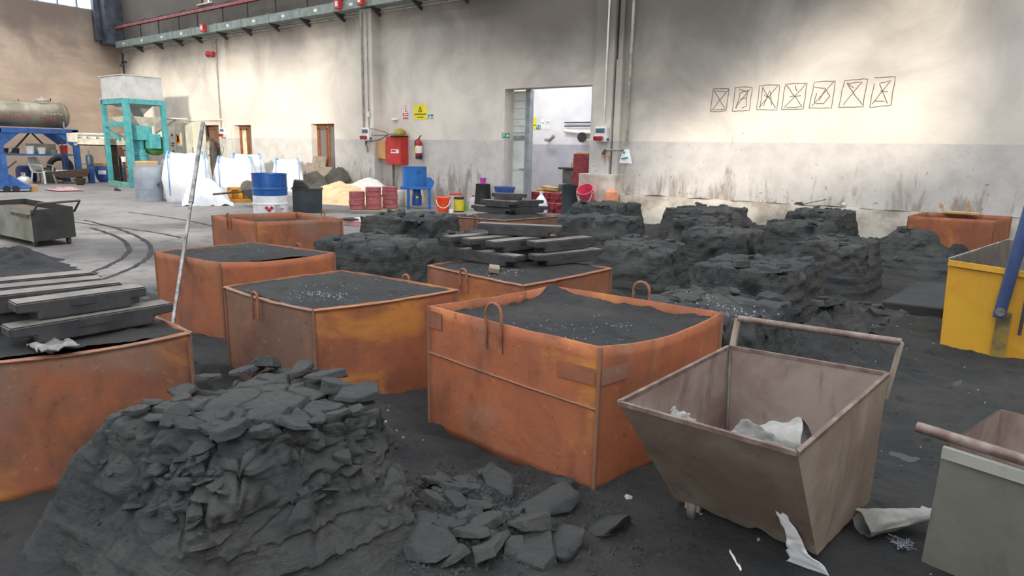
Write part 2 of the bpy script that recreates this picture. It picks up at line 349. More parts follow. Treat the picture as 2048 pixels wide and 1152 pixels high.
WINS = [(-23.16, -22.05, 0.55, 2.07), (-21.12, -20.10, 0.55, 2.06), (-16.95, -15.88, 0.55, 2.07)]
DOOR = (-9.68, -7.30, 0.0, 2.80); UPW = [(-22.80, -21.92, 6.02, 7.4), (-20.55, -19.67, 6.02, 7.4)]
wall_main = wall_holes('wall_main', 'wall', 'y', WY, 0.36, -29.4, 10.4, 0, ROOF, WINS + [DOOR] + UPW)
wall_end = wall_holes('wall_end', 'tanwall', 'x', -29.4, 0.4, -10.4, WY, 0, ROOF, [(-9, 12.02, 6.33, 8.6)])
# unseen walls behind the viewer, their clerestory openings shaped to place the sun patches
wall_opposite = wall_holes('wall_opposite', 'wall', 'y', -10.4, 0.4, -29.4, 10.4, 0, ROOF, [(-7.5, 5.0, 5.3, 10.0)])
m = MB(); G = [(-5.3, 4.3), (-5.3, 6.25), (-3.5, 6.5), (-1.3, 7.5), (0.3, 8.2), (0.6, 8.2), (0.6, 4.3)]  # opening outline shaped to give the sun patch its diagonal edge
def gable(x):
    O = [(-10.4, 0), (-10.4, ROOF), (WY, ROOF), (WY, 0)]
    strips = [[(-10.4,0),(WY,0),(WY,4.3),(-10.4,4.3)], [(-10.4,4.3),(-5.3,4.3),(-5.3,ROOF),(-10.4,ROOF)], [(0.6,4.3),(WY,4.3),(WY,ROOF),(0.6,ROOF)]]
    for (a, b), (c, d) in zip(G[1:5], G[2:6]): strips.append([(a,b),(c,d),(c,ROOF),(a,ROOF)])
    return strips
for st in gable(10): m.prism(st, 10.0, 10.4, 'x')
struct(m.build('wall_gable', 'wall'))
# unseen roof of sheeted bays; gaps give ambient light, upstands added to block sun
y = -10.4; k = 0
while y < WY + 0.3:
    m = MB(); m.box(-29.4, 10.4, y, min(y + 2.0, WY + 0.36), ROOF, ROOF + 0.12); m.box(-29.4, 10.4, y + 1.9, y + 2.0, ROOF + 0.12, ROOF + 0.75)
    struct(m.build('ceiling' if k == 0 else 'ceiling.%03d' % k, 'roof_sheet')); y += 3.9; k += 1
m = MB(); m.box(-29.4, 14, -14, 16.5, -0.3, 0.0); floor = struct(m.build('floor', 'floor'))
# tyre tracks that curve over the concrete (thin ridges of black dust)
def ribbon(name, pts, w, mat, parent, hgt=0.004):
    m = MB(); P = [Vector(p) for p in pts]
    def fn(u, v):
        i = u * (len(P)-1); a = int(min(i, len(P)-2)); t = i - a; p = P[a].lerp(P[a+1], t); d = (P[a+1]-P[a]).normalized(); n = Vector((-d.y, d.x, 0))
        ww = w * (0.7 + 0.6 * noise.noise(p * 3.0) ** 2 + 0.3 * noise.noise(p * 11))
        q = p + n * ww * (v - .5) + n * .02 * noise.noise(p * 4); q.z = hgt * (1 - (2*v-1)**2) + 0.0005; return q
    m.grid(fn, 90, 4); return m.build(name, mat, parent, True)
def bez(a, b, c, d, n=24):
    A, B, C, D = (Vector((*p, 0)) for p in (a, b, c, d)); return [A*(1-t)**3 + B*3*t*(1-t)**2 + C*3*t*t*(1-t) + D*t**3 for t in (i/n for i in range(n+1))]
for q in ([(-12.2, 4.6), (-10.0, 4.4), (-8.6, 3.9), (-7.6, 2.5)], [(-13.5, 5.0), (-10.2, 4.8), (-8.4, 4.2), (-7.25, 2.6)], [(-14.5, 6.2), (-11.0, 6.6), (-8.2, 5.6), (-6.5, 3.6)], [(-8.2, 2.6), (-7.2, 2.7), (-6.4, 2.8), (-5.6, 2.6)], [(-16.5, 4.3), (-13.5, 4.6), (-11.5, 5.2), (-10, 5.0)]):
    ribbon('tyre_track', bez(*q), 0.09, 'sand', floor)
# annex seen through the door, open to the sky
m = MB(); m.box(-16, -4.5, 15.3, 15.5, 0, 3.9); annex = struct(m.build('wall_annex', 'annexwall'))
m = MB(); m.box(-16.2, -16, 12.96, 15.5, 0, 3.9); struct(m.build('wall_annex_side', 'annexwall'))
m = MB(); m.box(-5.2, -5.0, 12.96, 15.3, 0, 3.9); struct(m.build('wall_annex_far', 'annexwall'))

# pilasters and plinths
def strip(name, x0, x1, z0, z1, d, mat='wall', y1=WY): m = MB(); m.box(x0, x1, y1 - d, y1 + 0.02, z0, z1); return struct(m.build(name, mat, None, False, 0.01))
strip('trim_1', -21.45, -21.15, 0, 4.86, 0.12); strip('trim_2', -14.32, -13.86, 0, 4.95, 0.30)
strip('trim_3', -7.22, -6.78, 0.95, ROOF, 0.18); strip('trim_4', -7.33, -7.22, 0.95, ROOF, 0.06); strip('trim_5', -6.74, -6.60, 0.95, 3.25, 0.14); strip('trim_5b', -6.72, -6.62, 3.25, ROOF, 0.12)
strip('trim_6', -7.40, -6.52, 0, 0.96, 0.34, 'plinth_white')
m = MB()
def ledge(u, v):
    x = -6.5 + 11.5 * u; return (x, WY - 0.16 + 0.012 * fbm((x*2, v*3, 1)), 0.56 * v + .012 * fbm((x*3, 4, 7)))
m.grid(ledge, 160, 6)
def ledget(u, v):
    x = -6.5 + 11.5 * u; return (x, WY - 0.16 + 0.012 * fbm((x*2, 3, 1)) + .16 * v, 0.56 + .012 * fbm((x*3, 4, 7)))
m.grid(ledget, 160, 2); struct(m.build('baseboard_main', 'plinth_white', None, True))
m = MB()
def dirt(u, v):
    x = -6.4 + 11.2 * u; return (x, WY - 0.155 + .15 * v, 0.558 + max(-.01, .03 * (noise.noise((x*2.2, v*2, 5)) + .25)) * (1 - abs(2*v-1)))
m.grid(dirt, 200, 6); tag(m.build('ledge_dirt', 'sand', None, True), 'black dust lying along the top of the white wall plinth', 'dirt', kind='stuff')
# dark steel bracket column in the far corner
m = MB(); m.box(-29, -28.35, 11.95, 12.6, 5.1, ROOF); m.box(-29, -28.75, 11.75, 11.95, 5.25, ROOF); c = struct(m.build('trim_7', 'dark_column', None, False, .02))
# windows in the main wall: brown frames, one fixed leaf and one casement
for n, (a, b, z0, z1) in enumerate(WINS):
    y = WY + 0.2; m = MB(); w = 0.075
    m.box(a, a+w, y, y+.08, z0, z1); m.box(b-w, b, y, y+.08, z0, z1); m.box(a+w, b-w, y, y+.08, z1-w, z1); m.box(a+w, b-w, y, y+.08, z0, z0+w)
    mid = a + (b-a)*.52; m.box(mid-.045, mid+.045, y-.01, y+.08, z0+w, z1-w)
    wo = struct(m.build('window_%d' % (n+1), 'window_brown', None, False, .006))
    m = MB(); m.box(a+w, a+w+.06, y-.02, y+.05, z0+w, z1-w-.02); m.box(mid-.1, mid-.045, y-.02, y+.05, z0+w, z1-w-.02); m.box(a+w, mid-.045, y-.02, y+.05, z1-w-.08, z1-w-.02); m.box(a+w, mid-.045, y-.02, y+.05, z0+w, z0+w+.06)
    cs = m.build('casement', 'window_brown', wo, False, .005)
    for x0, x1, pw in ((a+w+.06, mid-.1, cs), (mid+.045, b-w, wo)):
        m = MB(); m.box(x0, x1, y+.02, y+.03, z0+w, z1-w); m.build('pane', 'dim_glass', pw, False)
    if n == 1:
        m = MB(); m.grid(lambda u, v: (a+.14+u*(mid-.1-a-.14), y+.012-.008*math.sin(u*30), z0+.1+v*(z1-z0-.2)), 24, 2); m.build('curtain', 'curtain', wo, True)
    m = MB(); m.box(a-.02, b+.02, WY-.03, WY+.2, z0-.03, z0); m.build('window_sill', 'plinth_white', wo, False)
for n, (a, b, z0, z1) in enumerate(UPW):
    y = WY + 0.16; m = MB(); w = .06
    m.box(a, a+w, y, y+.08, z0, z1); m.box(b-w, b, y, y+.08, z0, z1); m.box(a+w, b-w, y, y+.08, z1-w, z1); m.box(a+w, b-w, y, y+.08, z0, z0+w); m.box((a+b)/2-.03, (a+b)/2+.03, y, y+.08, z0+w, z1-w)
    wo = struct(m.build('window_%d' % (n+4), 'window_brown', None, False))
    for x0, x1 in ((a+w, (a+b)/2-.03), ((a+b)/2+.03, b-w)):
        m = MB(); m.box(x0, x1, y+.03, y+.035, z0+w, z1-w); m.build('pane', 'clear_glass', wo, False)
    m = MB(); m.box(a-.03, b+.03, WY-.05, WY+.16, z0-.04, z0); m.build('window_sill', 'rail_white', wo, False)
# band of windows high in the end wall
m = MB(); m.box(-29.3, -29.18, -9, 12.02, 6.33, 6.40); m.box(-29.3, -29.18, -9, 12.02, 8.53, 8.6)
wo = struct(m.build('window_6', 'grey_frame', None, False)); yy = 12.02
while yy > 2.0:
    m = MB(); m.box(-29.3, -29.18, yy-.06, yy, 6.4, 8.53); m.build('mullion', 'grey_frame', wo, False)
    m = MB(); m.box(-29.25, -29.245, yy-.64, yy-.06, 6.4, 8.53); m.build('pane', 'clear_glass', wo, False); yy -= 0.64
# door leaf pushed back behind the jamb
m = MB(); m.box(-9.70, -9.20, WY+.38, WY+.43, 0.02, 2.78); dl = struct(m.build('door_1', 'door_white', None, False))
for z0, z1 in ((2.55, 2.77), (2.38, 2.54), (2.14, 2.37), (1.98, 2.13), (1.83, 1.97), (1.66, 1.76)):
    m = MB(); m.box(-9.69, -9.31, WY+.355, WY+.38, z0, z1); m.build('panel', 'door_white' if z0 > 1.7 else 'grey_frame', dl, False, .006)
for z0, z1 in ((0.95, 1.62), (0.35, 0.93), (0.05, 0.33)):
    m = MB(); m.box(-9.69, -9.34, WY+.355, WY+.38, z0, z1); m.build('panel', 'door_white', dl, False, .006)
m = MB(); m.box(-9.30, -9.18, WY+.30, WY+.46, 0, 2.80); m.build('edge_post', 'grey_frame', dl, False, .01)
m = MB(); m.tube([(-9.33, WY+.36, .98), (-9.33, WY+.29, .98), (-9.45, WY+.29, .98)], .012, 8); m.build('door_handle', 'bright_steel', dl)
# splashes and run marks on the plaster near the plinth
def splash(name, mat, x, z, w, h, seed, n=11):
    r = random.Random(seed); m = MB(); pts = []
    for k in range(n): a = 2*PI*k/n; q = r.uniform(.68, 1.0); pts.append((x + w*q*math.cos(a), z + h*q*math.sin(a)))
    m.prism(pts, WY-.003, WY+.001, 'y'); m.build(name, mat, wall_main, False)
for i, (x, z, w, h) in enumerate(((-.86, .68, .022, .045), (-.62, .68, .018, .04), (-.50, .70, .016, .12), (-.47, .66, .012, .08), (-.72, .66, .012, .03), (-.83, .65, .012, .05))): splash('paint_splash', 'lid_tan', x, z, w, h, i, 9)
# pencilled tally boxes on the plaster
GL = {
 0: [[(0,0),(.05,1),(.97,.97),(.9,.02),(0,0)], [(.05,.05),(.95,.92)], [(.1,.95),(.85,.1),(.15,.08)], [(.2,.9),(.8,.85)]],
 1: [[(.02,0),(.08,1),(.96,.98),(.92,.02),(.02,0)], [(.2,.1),(.35,.75),(.8,.85)], [(.4,.5),(.7,.55),(.75,.2),(.5,.12)], [(.15,.15),(.85,.9)], [(.3,.9),(.75,.8),(.7,.5)]],
 2: [[(0,.03),(.04,1),(1,1),(.97,.0),(0,.03)], [(.15,.1),(.2,.95)], [(.1,.1),(.9,.95)], [(.2,.9),(.9,.08)], [(.3,.15),(.55,.8),(.7,.2)], [(.3,.6),(.6,.5)]],
 3: [[(0,0),(.05,.98),(.55,1),(1,.98),(.96,.02),(0,0)], [(.08,.05),(.95,.95)], [(.1,.95),(.9,.1),(.2,.08)], [(.5,.9),(.6,.7)], [(.3,.5),(.8,.52)]],
 4: [[(0,.03),(.1,1),(1,1),(.97,.02),(0,.03)], [(.1,.1),(.95,.98)], [(.15,.8),(.6,.75),(.85,.45),(.6,.18),(.25,.2)], [(.4,.3),(.6,.7)], [(.25,.6),(.2,.2)]],
 5: [[(0,.02),(.1,.98),(.97,1),(.93,.02),(0,.02)], [(.15,.12),(.8,.9),(.2,.88),(.9,.1)], [(.25,.85),(.5,.7)]],
 6: [[(.05,1),(.95,1),(.9,.05),(.0,.0),(.08,.8)], [(.1,.1),(.75,.88),(.3,.8),(.75,.12)], [(.4,.55),(.7,.5)], [(.2,.2),(.6,.2)]],
}
gx = [(-4.76, -4.43), (-4.35, -4.0), (-3.9, -3.53), (-3.46, -3.08), (-3.0, -2.63), (-2.53, -2.13), (-2.06, -1.72)]
for i, (a, b) in enumerate(gx):
    m = MB(); z0 = 2.20 + .004 * i; z1 = 2.62 + .012 * i; r2 = random.Random(i)
    for st in GL[i]:
        pts = []
        for (p, q), (p2, q2) in zip(st, st[1:]):
            for t in range(5):
                pts.append((a + (b-a)*(p+(p2-p)*t/5) + r2.uniform(-.006, .006), WY - .002, z0 + (z1-z0)*(q+(q2-q)*t/5) + r2.uniform(-.006, .006)))
        pts.append((a + (b-a)*st[-1][0], WY-.002, z0 + (z1-z0)*st[-1][1]))
        m.tube(pts, .0055, 4)
    m.build('pencil_drawing', 'pencil', wall_main)

# ------------------------------------------------------------------ black moulding sand on the floor
BOXQ = {
 'front':  [(-2.20, 2.28), (-1.21, 2.22), (-1.04, 3.12), (-2.02, 3.10)],
 'second': [(-3.57, 2.01), (-2.72, 1.99), (-2.52, 2.85), (-3.50, 2.80)],
 'third':  [(-5.13, 2.35), (-4.33, 2.41), (-4.13, 3.24), (-5.08, 3.14)],
 'drum':   [(-7.40, 4.07), (-6.42, 4.01), (-6.12, 4.93), (-7.10, 5.02)],
 'bars':   [(-3.22, 3.34), (-2.30, 3.21), (-2.20, 4.14), (-3.14, 4.14)],
 'far':    [(-5.40, 6.08), (-4.72, 6.18), (-4.58, 7.08), (-5.35, 6.98)],
 'wall':   [(-1.12, 11.0), (-0.09, 11.2), (0.07, 12.25), (-1.0, 12.1)],
 'left':   [(-3.90, 0.66), (-3.02, 0.58), (-2.78, 1.39), (-3.68, 1.44)],
}
def sstep(a, b, x): t = max(0., min(1., (x-a)/(b-a))); return t*t*(3-2*t)
def sand_mask(x, y):
    e = -6.4 - .55 * math.exp(-((y-6)/1.8)**2) + (0.9 if y > 8 else 0) * sstep(8, 10, y)
    k = sstep(e - .5, e + .25, x + .5 * fbm((x*.7, y*.7, 3)))
    lobe = sstep(1, .55, math.hypot((x+8.3)/3.0, (y-2.2)/1.0) + .25 * fbm((x, y, 9)))
    return max(k, lobe)
MOUNDS = [(-3.55, 1.75, .38, .17), (-2.62, 1.78, .35, .14), (-1.6, 1.75, .5, .05), (-2.35, 2.1, .4, .08), (-9.3, 2.5, 1.0, .12), (-4.3, 1.9, .5, .1), (-.95, 5.0, .5, .16), (-.9, 6.2, .6, .1), (-1.0, 4.4, .5, .12), (-4.0, 3.6, .5, .15), (-3.9, 4.9, .6, .2),
          (-3.4, 7.2, .8, .25), (-2.5, 9.6, 1.2, .25), (-4.0, 9.2, .8, .2), (-1.5, 10.2, .9, .2), (-1.2, 11.7, .8, .15), (-3.5, 11.6, 1.6, .15), (-5.6, 7.9, .7, .2), (-2.9, 5.0, .5, .18), (-.6, 10.6, .6, .2), (-2.2, 6.6, .7, .18), (-6.3, 7.3, .8, .1)]
def sand_h(x, y):
    k = sand_mask(x, y); f = fbm((x*1.3, y*1.3, 0), 5); g = fbm((x*6, y*6, 4), 4)
    h = .012 + .028 * f + .016 * g + .006 * noise.noise((x*24, y*24, 2)) + .01*abs(noise.noise((x*3.5, y*9, 8)))
    for mx, my, r, a in MOUNDS:
        d2 = ((x-mx)**2 + (y-my)**2) / (r*r)
        if d2 < 6: h += a * math.exp(-d2*1.6) * (1 + .5 * g + .25 * f)
    return -.03 + k * (h + .03 + .01)
m = MB(); m.grid(lambda u, v: (lambda x, y: (x, y, sand_h(x, y)))(-12.2 + 15.0*u**.8, .2 + 12.2*v**1.35), 520, 460)
tag(m.build('loose_sand', 'sand', None, True), 'loose black moulding sand spread and trodden over the floor', 'sand', kind='stuff')

# ------------------------------------------------------------------ steel moulding boxes and their fill
def plate_mb(p0, p1, z0, z1, th, bulge, seed, dip=0.0):
    p0 = Vector((*p0, 0)); p1 = Vector((*p1, 0)); d = (p1-p0).normalized(); out = Vector((d.y, -d.x, 0)); L = (p1-p0).length
    def face(off):
        def fn(u, v):
            e = math.sin(PI*u); b = bulge * e * (0.35 + .65*v) + .004 * noise.noise((u*5+seed, v*4, seed))
            q = p0 + d * (L*u) + out * (b + off); q.z = z0 + (z1-z0)*v + (dip * e + .004*noise.noise((u*7, seed, 2))) * v; return q
        return fn
    m = MB(); nu, nv = 22, 12; m.grid(face(0), nu, nv); n = len(m.v); m.grid(face(-th), nu, nv)
    for q in range(nu*nv, 2*nu*nv): m.f[q] = m.f[q][::-1]
    W = nu+1; edge = [i for i in range(nu)] + [j*W+nu for j in range(nv)] + [nv*W+i for i in range(nu, 0, -1)] + [j*W for j in range(nv, 0, -1)]
    for a, b in zip(edge, edge[1:]+edge[:1]): m.f.append((b, a, n+a, n+b))
    return m
def quadp(Q, u, v):
    a, b, c, d = (Vector((*q, 0)) for q in Q); return (a.lerp(b, u)).lerp(d.lerp(c, u), v)
def chips(name, pts, label, r0=.004, r1=.012, seed=1, mat='chips'):
    m = MB(); r = random.Random(seed)
    for p in pts:
        s = r.uniform(r0, r1); a = r.uniform(0, 6.28)
        vs = [(p[0]+s*math.cos(a+k*1.57)*r.uniform(.5, 1.2), p[1]+s*math.sin(a+k*1.57)*r.uniform(.5, 1.2), p[2]-.002) for k in range(4)]
        vs += [(v[0]*.6+p[0]*.4, v[1]*.6+p[1]*.4, p[2]+s*r.uniform(.3, .8)) for v in vs]
        m.add(vs, [(0,3,2,1),(4,5,6,7),(0,1,5,4),(1,2,6,5),(2,3,7,6),(3,0,4,7)])
    return tag(m.build(name, mat, None, False), label, 'debris', kind='stuff')
FILL = {}
def mould_box(key, label, fill_label, mat, H=.60, z0=0.0, bulge=.012, fill=-.01, dome=.02, mats=None, dips=(0, 0, 0, 0), handles=(0, 2), hrad=.05, hz=.06, ridge=0.0, seed=1, folded=True):
    Q = BOXQ[key]; c = quadp(Q, .5, .5); q = [Vector((*p, 0)) - c for p in Q]
    t = thing('moulding_box', label, 'moulding box', (c.x, c.y, z0), 0)
    for i in range(4):
        plate_mb(q[i][:2], q[(i+1) % 4][:2], 0, H, .010, bulge, seed*7+i, dips[i]).build('side_plate', (mats or [mat]*4)[i], t, True)
    for i in range(4):   # angle iron down each corner
        o = Vector((q[i].x, q[i].y, 0)); m = MB()
        m.tube([o + Vector((0, 0, .003)), o + Vector((0, 0, H-.004))], .008, 6); m.build('corner_weld', 'rust_brown', t)
    if folded:
        for i in range(4):
            a = q[i]; b = q[(i+1) % 4]; d = (b-a).normalized(); out = Vector((d.y, -d.x, 0)); m = MB()
            def fn(u, v, a=a, b=b, out=out, i=i):
                e = math.sin(PI*u); p = a.lerp(b, u) + out * (bulge*e - .004 + .018*(v))
                p.z = H + dips[i]*e + .004 * noise.noise((u*9, i, seed)) - .004 * v; return p
            m.sheet(fn, 20, 1, .004); m.build('rim', 'rust_brown', t, False)
    for i in handles:
        a = q[i]; b = q[(i+1) % 4]; d = (b-a).normalized(); out = Vector((d.y, -d.x, 0)); mid = a.lerp(b, .45) + out * (bulge + .012 + (.016 if folded else 0))
        pts = [mid - d*hrad + Vector((0, 0, H-.13)), mid - d*hrad + Vector((0, 0, H+hz-.03))]
        pts += [mid + d * (hrad*math.cos(PI - PI*k/10)) + Vector((0, 0, H+hz-.03 + hrad*math.sin(PI*k/10))) for k in range(1, 10)]
        pts += [mid + d*hrad + Vector((0, 0, H+hz-.03)), mid + d*hrad + Vector((0, 0, H-.13))]
        m = MB(); m.tube(pts, .0075, 8); m.build('lifting_handle', 'rebar', t)
    # fill
    Qi = []
    for p in q: Qi.append((p.x*(1-.02), p.y*(1-.02)))
    def fn(u, v):
        p = quadp(Qi, u, v); e = min(u, 1-u, v, 1-v); wob = fbm((p.x*5+seed, p.y*5, seed), 5)
        z = H + fill + dome * sstep(0, .25, e) + .010 * wob + .004 * fbm((p.x*22, p.y*22, seed), 3)
        if ridge: z += ridge * (sstep(.16, .0, 1-v) + .55*sstep(.14, .0, u)) * (.8 + .5*wob) + ridge*.8*math.exp(-((u-.08)**2+(v-.95)**2)/.02)
        z -= .006 * (noise.voronoi(Vector((p.x*6, p.y*6, seed)))[0][0])
        return (p.x, p.y, z)
    m = MB(); m.grid(fn, 90, 90)
    f = m.build('sand_fill', 'sand', None, True, loc=(c.x, c.y, z0)); tag(f, fill_label, 'sand', kind='stuff')
    FILL[key] = (c, z0, fn)
    return t
R_, RO, RB = 'rust', 'rust_orange', 'rust_brown'
b1 = mould_box('front', 'large orange rusty steel moulding box in the middle foreground with a tall loop handle', 'black sand packed inside the large foreground box, below its rim', RO, H=.65, bulge=.012, fill=-.075, dome=.02, dips=(0, -.035, 0, -.01), ridge=.05, seed=3, folded=False, hrad=.045, hz=.075)
c = quadp(BOXQ['front'], .5, .5); q = [Vector((*p, 0)) - c for p in BOXQ['front']]
def weld(a, b, z, t, name, n=40, r=.006, da=0., db=0.):
    m = MB(); d = (b-a).normalized(); out = Vector((d.y, -d.x, 0)); L = (b-a).length
    m.tube([a + d*(L*u) + out*(.012*math.sin(PI*u)*(.35+.65*z/.65)+.002) + Vector((0, 0, z + da*(1-u) + db*u + .003*noise.noise((u*40, z*9, 1)))) for u in [i/n for i in range(n+1)]], r, 5); m.build(name, RB, t)
weld(q[0], q[1], .415, b1, 'weld_seam', da=.0, db=-.03)
for i, (u0, u1, zz, hh) in enumerate(((.80, .985, .485, .07), (.0, .10, .545, .085))):
    m = MB(); d = (q[1]-q[0]); out = Vector((d.y, -d.x, 0)).normalized()
    m.grid(lambda u, v: q[0] + d*(u0+(u1-u0)*u) + out*(.006+.012*math.sin(PI*(u0+(u1-u0)*u))*.9) + Vector((0, 0, zz+hh*v)), 6, 2); m.build('patch_plate', R_, b1, False)
m = MB(); d = (q[2]-q[1]); out = Vector((d.y, -d.x, 0)).normalized()
m.grid(lambda u, v: q[1] + d*(.01+.17*u) + out*(.006+.012*math.sin(PI*.17*u)) + Vector((0, 0, .485+.07*v)), 6, 2); m.build('patch_plate', R_, b1, False)
b2 = mould_box('second', 'brown and orange rusty moulding box left of the large foreground box', 'black sand flush with the rim of the second box, sprinkled with grey chips', R_, mats=[RB, RO, R_, R_], fill=-.004, dome=.016, dips=(-.008, -.006, 0, 0), hrad=.026, hz=.03, seed=5)
b3 = mould_box('third', 'rusty moulding box that the leaning steel pole stands against', 'black sand filling the box behind the leaning pole', RO, mats=[R_, RO, R_, R_], fill=-.006, dome=.02, dips=(0, -.02, 0, 0), hrad=.03, hz=.03, seed=8, handles=(2,), folded=False)
b4 = mould_box('drum', 'half-empty rusty moulding box in front of the blue and white drum', 'low black sand inside the box by the blue and white drum', R_, fill=-.075, dome=.0, hrad=.035, hz=.05, seed=11, folded=False)
b5 = mould_box('bars', 'rusty moulding box carrying the middle stack of iron bars', 'domed black sand on the box under the middle stack of iron bars', R_, fill=-.004, dome=.035, hrad=.032, hz=.03, seed=14, handles=(0,))
b6 = mould_box('far', 'far rusty moulding box carrying iron bars in front of the doorway', 'black sand on the far box in front of the doorway', RB, fill=-.004, dome=.04, seed=17, handles=(0,), hrad=.03, hz=.03)
b7 = mould_box('wall', 'orange rusty box standing against the white wall plinth at far right', 'dark sand inside the orange box against the wall plinth', RO, fill=-.06, dome=.0, seed=21, H=.60, handles=(), folded=False)
b0 = mould_box('left', 'rusty moulding box cropped at the left edge carrying large iron bars', 'black sand on the box at the left edge under the large iron bars', R_, mats=[R_, R_, R_, R_], fill=-.004, dome=.02, dips=(0, -.02, 0, 0), seed=26, handles=())
# chips scattered on the fills
def sc(key, spots, n, seed, label):
    c, z0, fn = FILL[key]; r = random.Random(seed); P = []
    for _ in range(n):
        u0, v0, s = r.choice(spots); u = min(.97, max(.03, r.gauss(u0, s))); v = min(.97, max(.03, r.gauss(v0, s))); p = fn(u, v); P.append((p[0]+c.x, p[1]+c.y, p[2]+z0+.001))
    chips('metal_chips', P, label, .002, .0055, seed)
sc('second', [(.72, .22, .05), (.80, .30, .045), (.62, .18, .06), (.55, .4, .2)], 130, 4, 'heap of pale grey metal chips on the sand of the second box')
sc('front', [(.45, .3, .08), (.55, .45, .1), (.65, .25, .08), (.7, .6, .05), (.5, .5, .25)], 60, 5, 'pale specks sprinkled over the sand in the large foreground box')
sc('third', [(.5, .5, .2), (.35, .3, .1)], 24, 6, 'pale specks on the sand of the box behind the pole')
sc('bars', [(.62, .16, .07), (.72, .2, .06), (.55, .12, .05)], 70, 7, 'pale chips in front of the middle stack of iron bars')

# ------------------------------------------------------------------ shaken-out sand blocks
LUMPS = []
def lump_mesh(seed, flat=.6, sub=3):
    r = random.Random(seed); bm = bmesh.new()
    for _ in range(16):
        v = Vector((r.uniform(-1, 1), r.uniform(-1, 1), r.uniform(-1, 1))); k = max(abs(v.x), abs(v.y), abs(v.z)); v = v / k * r.uniform(.75, 1); bm.verts.new((v.x, v.y*.8, v.z*flat))
    bmesh.ops.convex_hull(bm, input=bm.verts); bmesh.ops.delete(bm, geom=[v for v in bm.verts if not v.link_faces], context='VERTS')
    bmesh.ops.bevel(bm, geom=bm.edges[:], offset=.05, segments=1, affect='EDGES'); bmesh.ops.triangulate(bm, faces=bm.faces)
    for _ in range(sub): bmesh.ops.subdivide_edges(bm, edges=[e for e in bm.edges if e.calc_length() > .22], cuts=1); bmesh.ops.triangulate(bm, faces=bm.faces)
    bm.normal_update()
    for v in bm.verts: v.co += v.normal * (.05 * fbm((v.co.x*2+seed, v.co.y*2, v.co.z*2), 4) + .02 * noise.noise(v.co*9))
    me = bpy.data.meshes.new('lump'); bm.to_mesh(me); bm.free(); me.shade_smooth()
    try: me.set_sharp_from_angle(angle=math.radians(40))
    except Exception: pass
    me.materials.append(M['packed']); return me
for i in range(10): LUMPS.append(lump_mesh(i+50, (.3, .45, .6, .25, .7)[i % 5]))
def lump(name, i, x, y, z, s, rot, parent=None):
    o = bpy.data.objects.new(name, LUMPS[i % 10]); COL.objects.link(o); o.location = (x, y, z); o.scale = (s, s, s) if not isinstance(s, tuple) else s; o.rotation_euler = rot
    if parent: o.parent = parent
    return o
SLABS = []; TOPZ = {}
def slab_mesh(seed):
    r = random.Random(seed); n = r.randint(5, 7); bm = bmesh.new(); pts = []
    for k in range(n):
        a = 2*PI*(k + r.uniform(-.3, .3))/n; q = r.uniform(.65, 1.05); pts.append((q*math.cos(a), q*.8*math.sin(a)))
    th = r.uniform(.22, .5); tx, ty = r.uniform(-.2, .2), r.uniform(-.2, .2)
    lo = [bm.verts.new((x*1.06, y*1.06, -th/2)) for x, y in pts]; hi = [bm.verts.new((x*r.uniform(.86, .98), y*r.uniform(.86, .98), th/2 + tx*x + ty*y)) for x, y in pts]
    bm.faces.new(lo[::-1]); bm.faces.new(hi)
    for k in range(n): bm.faces.new((lo[k], lo[(k+1) % n], hi[(k+1) % n], hi[k]))
    bmesh.ops.bevel(bm, geom=bm.edges[:], offset=.035, segments=1, affect='EDGES'); bmesh.ops.triangulate(bm, faces=bm.faces)
    for _ in range(3): bmesh.ops.subdivide_edges(bm, edges=[e for e in bm.edges if e.calc_length() > .2], cuts=1); bmesh.ops.triangulate(bm, faces=bm.faces)
    bm.normal_update()
    for v in bm.verts: v.co += v.normal*(.045*fbm((v.co.x*2.5+seed, v.co.y*2.5, v.co.z*2.5), 4) + .02*noise.noise(v.co*9))
    me = bpy.data.meshes.new('slab'); bm.to_mesh(me); bm.free(); me.shade_smooth()
    try: me.set_sharp_from_angle(angle=math.radians(35))
    except Exception: pass
    me.materials.append(M['packed']); return me
for i in range(12): SLABS.append(slab_mesh(i+300))
def slab(name, i, x, y, z, s, rot, parent=None):
    o = bpy.data.objects.new(name, SLABS[i % 12]); COL.objects.link(o); o.location = (x, y, z); o.scale = (s, s, s) if not isinstance(s, tuple) else s; o.rotation_euler = rot
    if parent: o.parent = parent
    return o
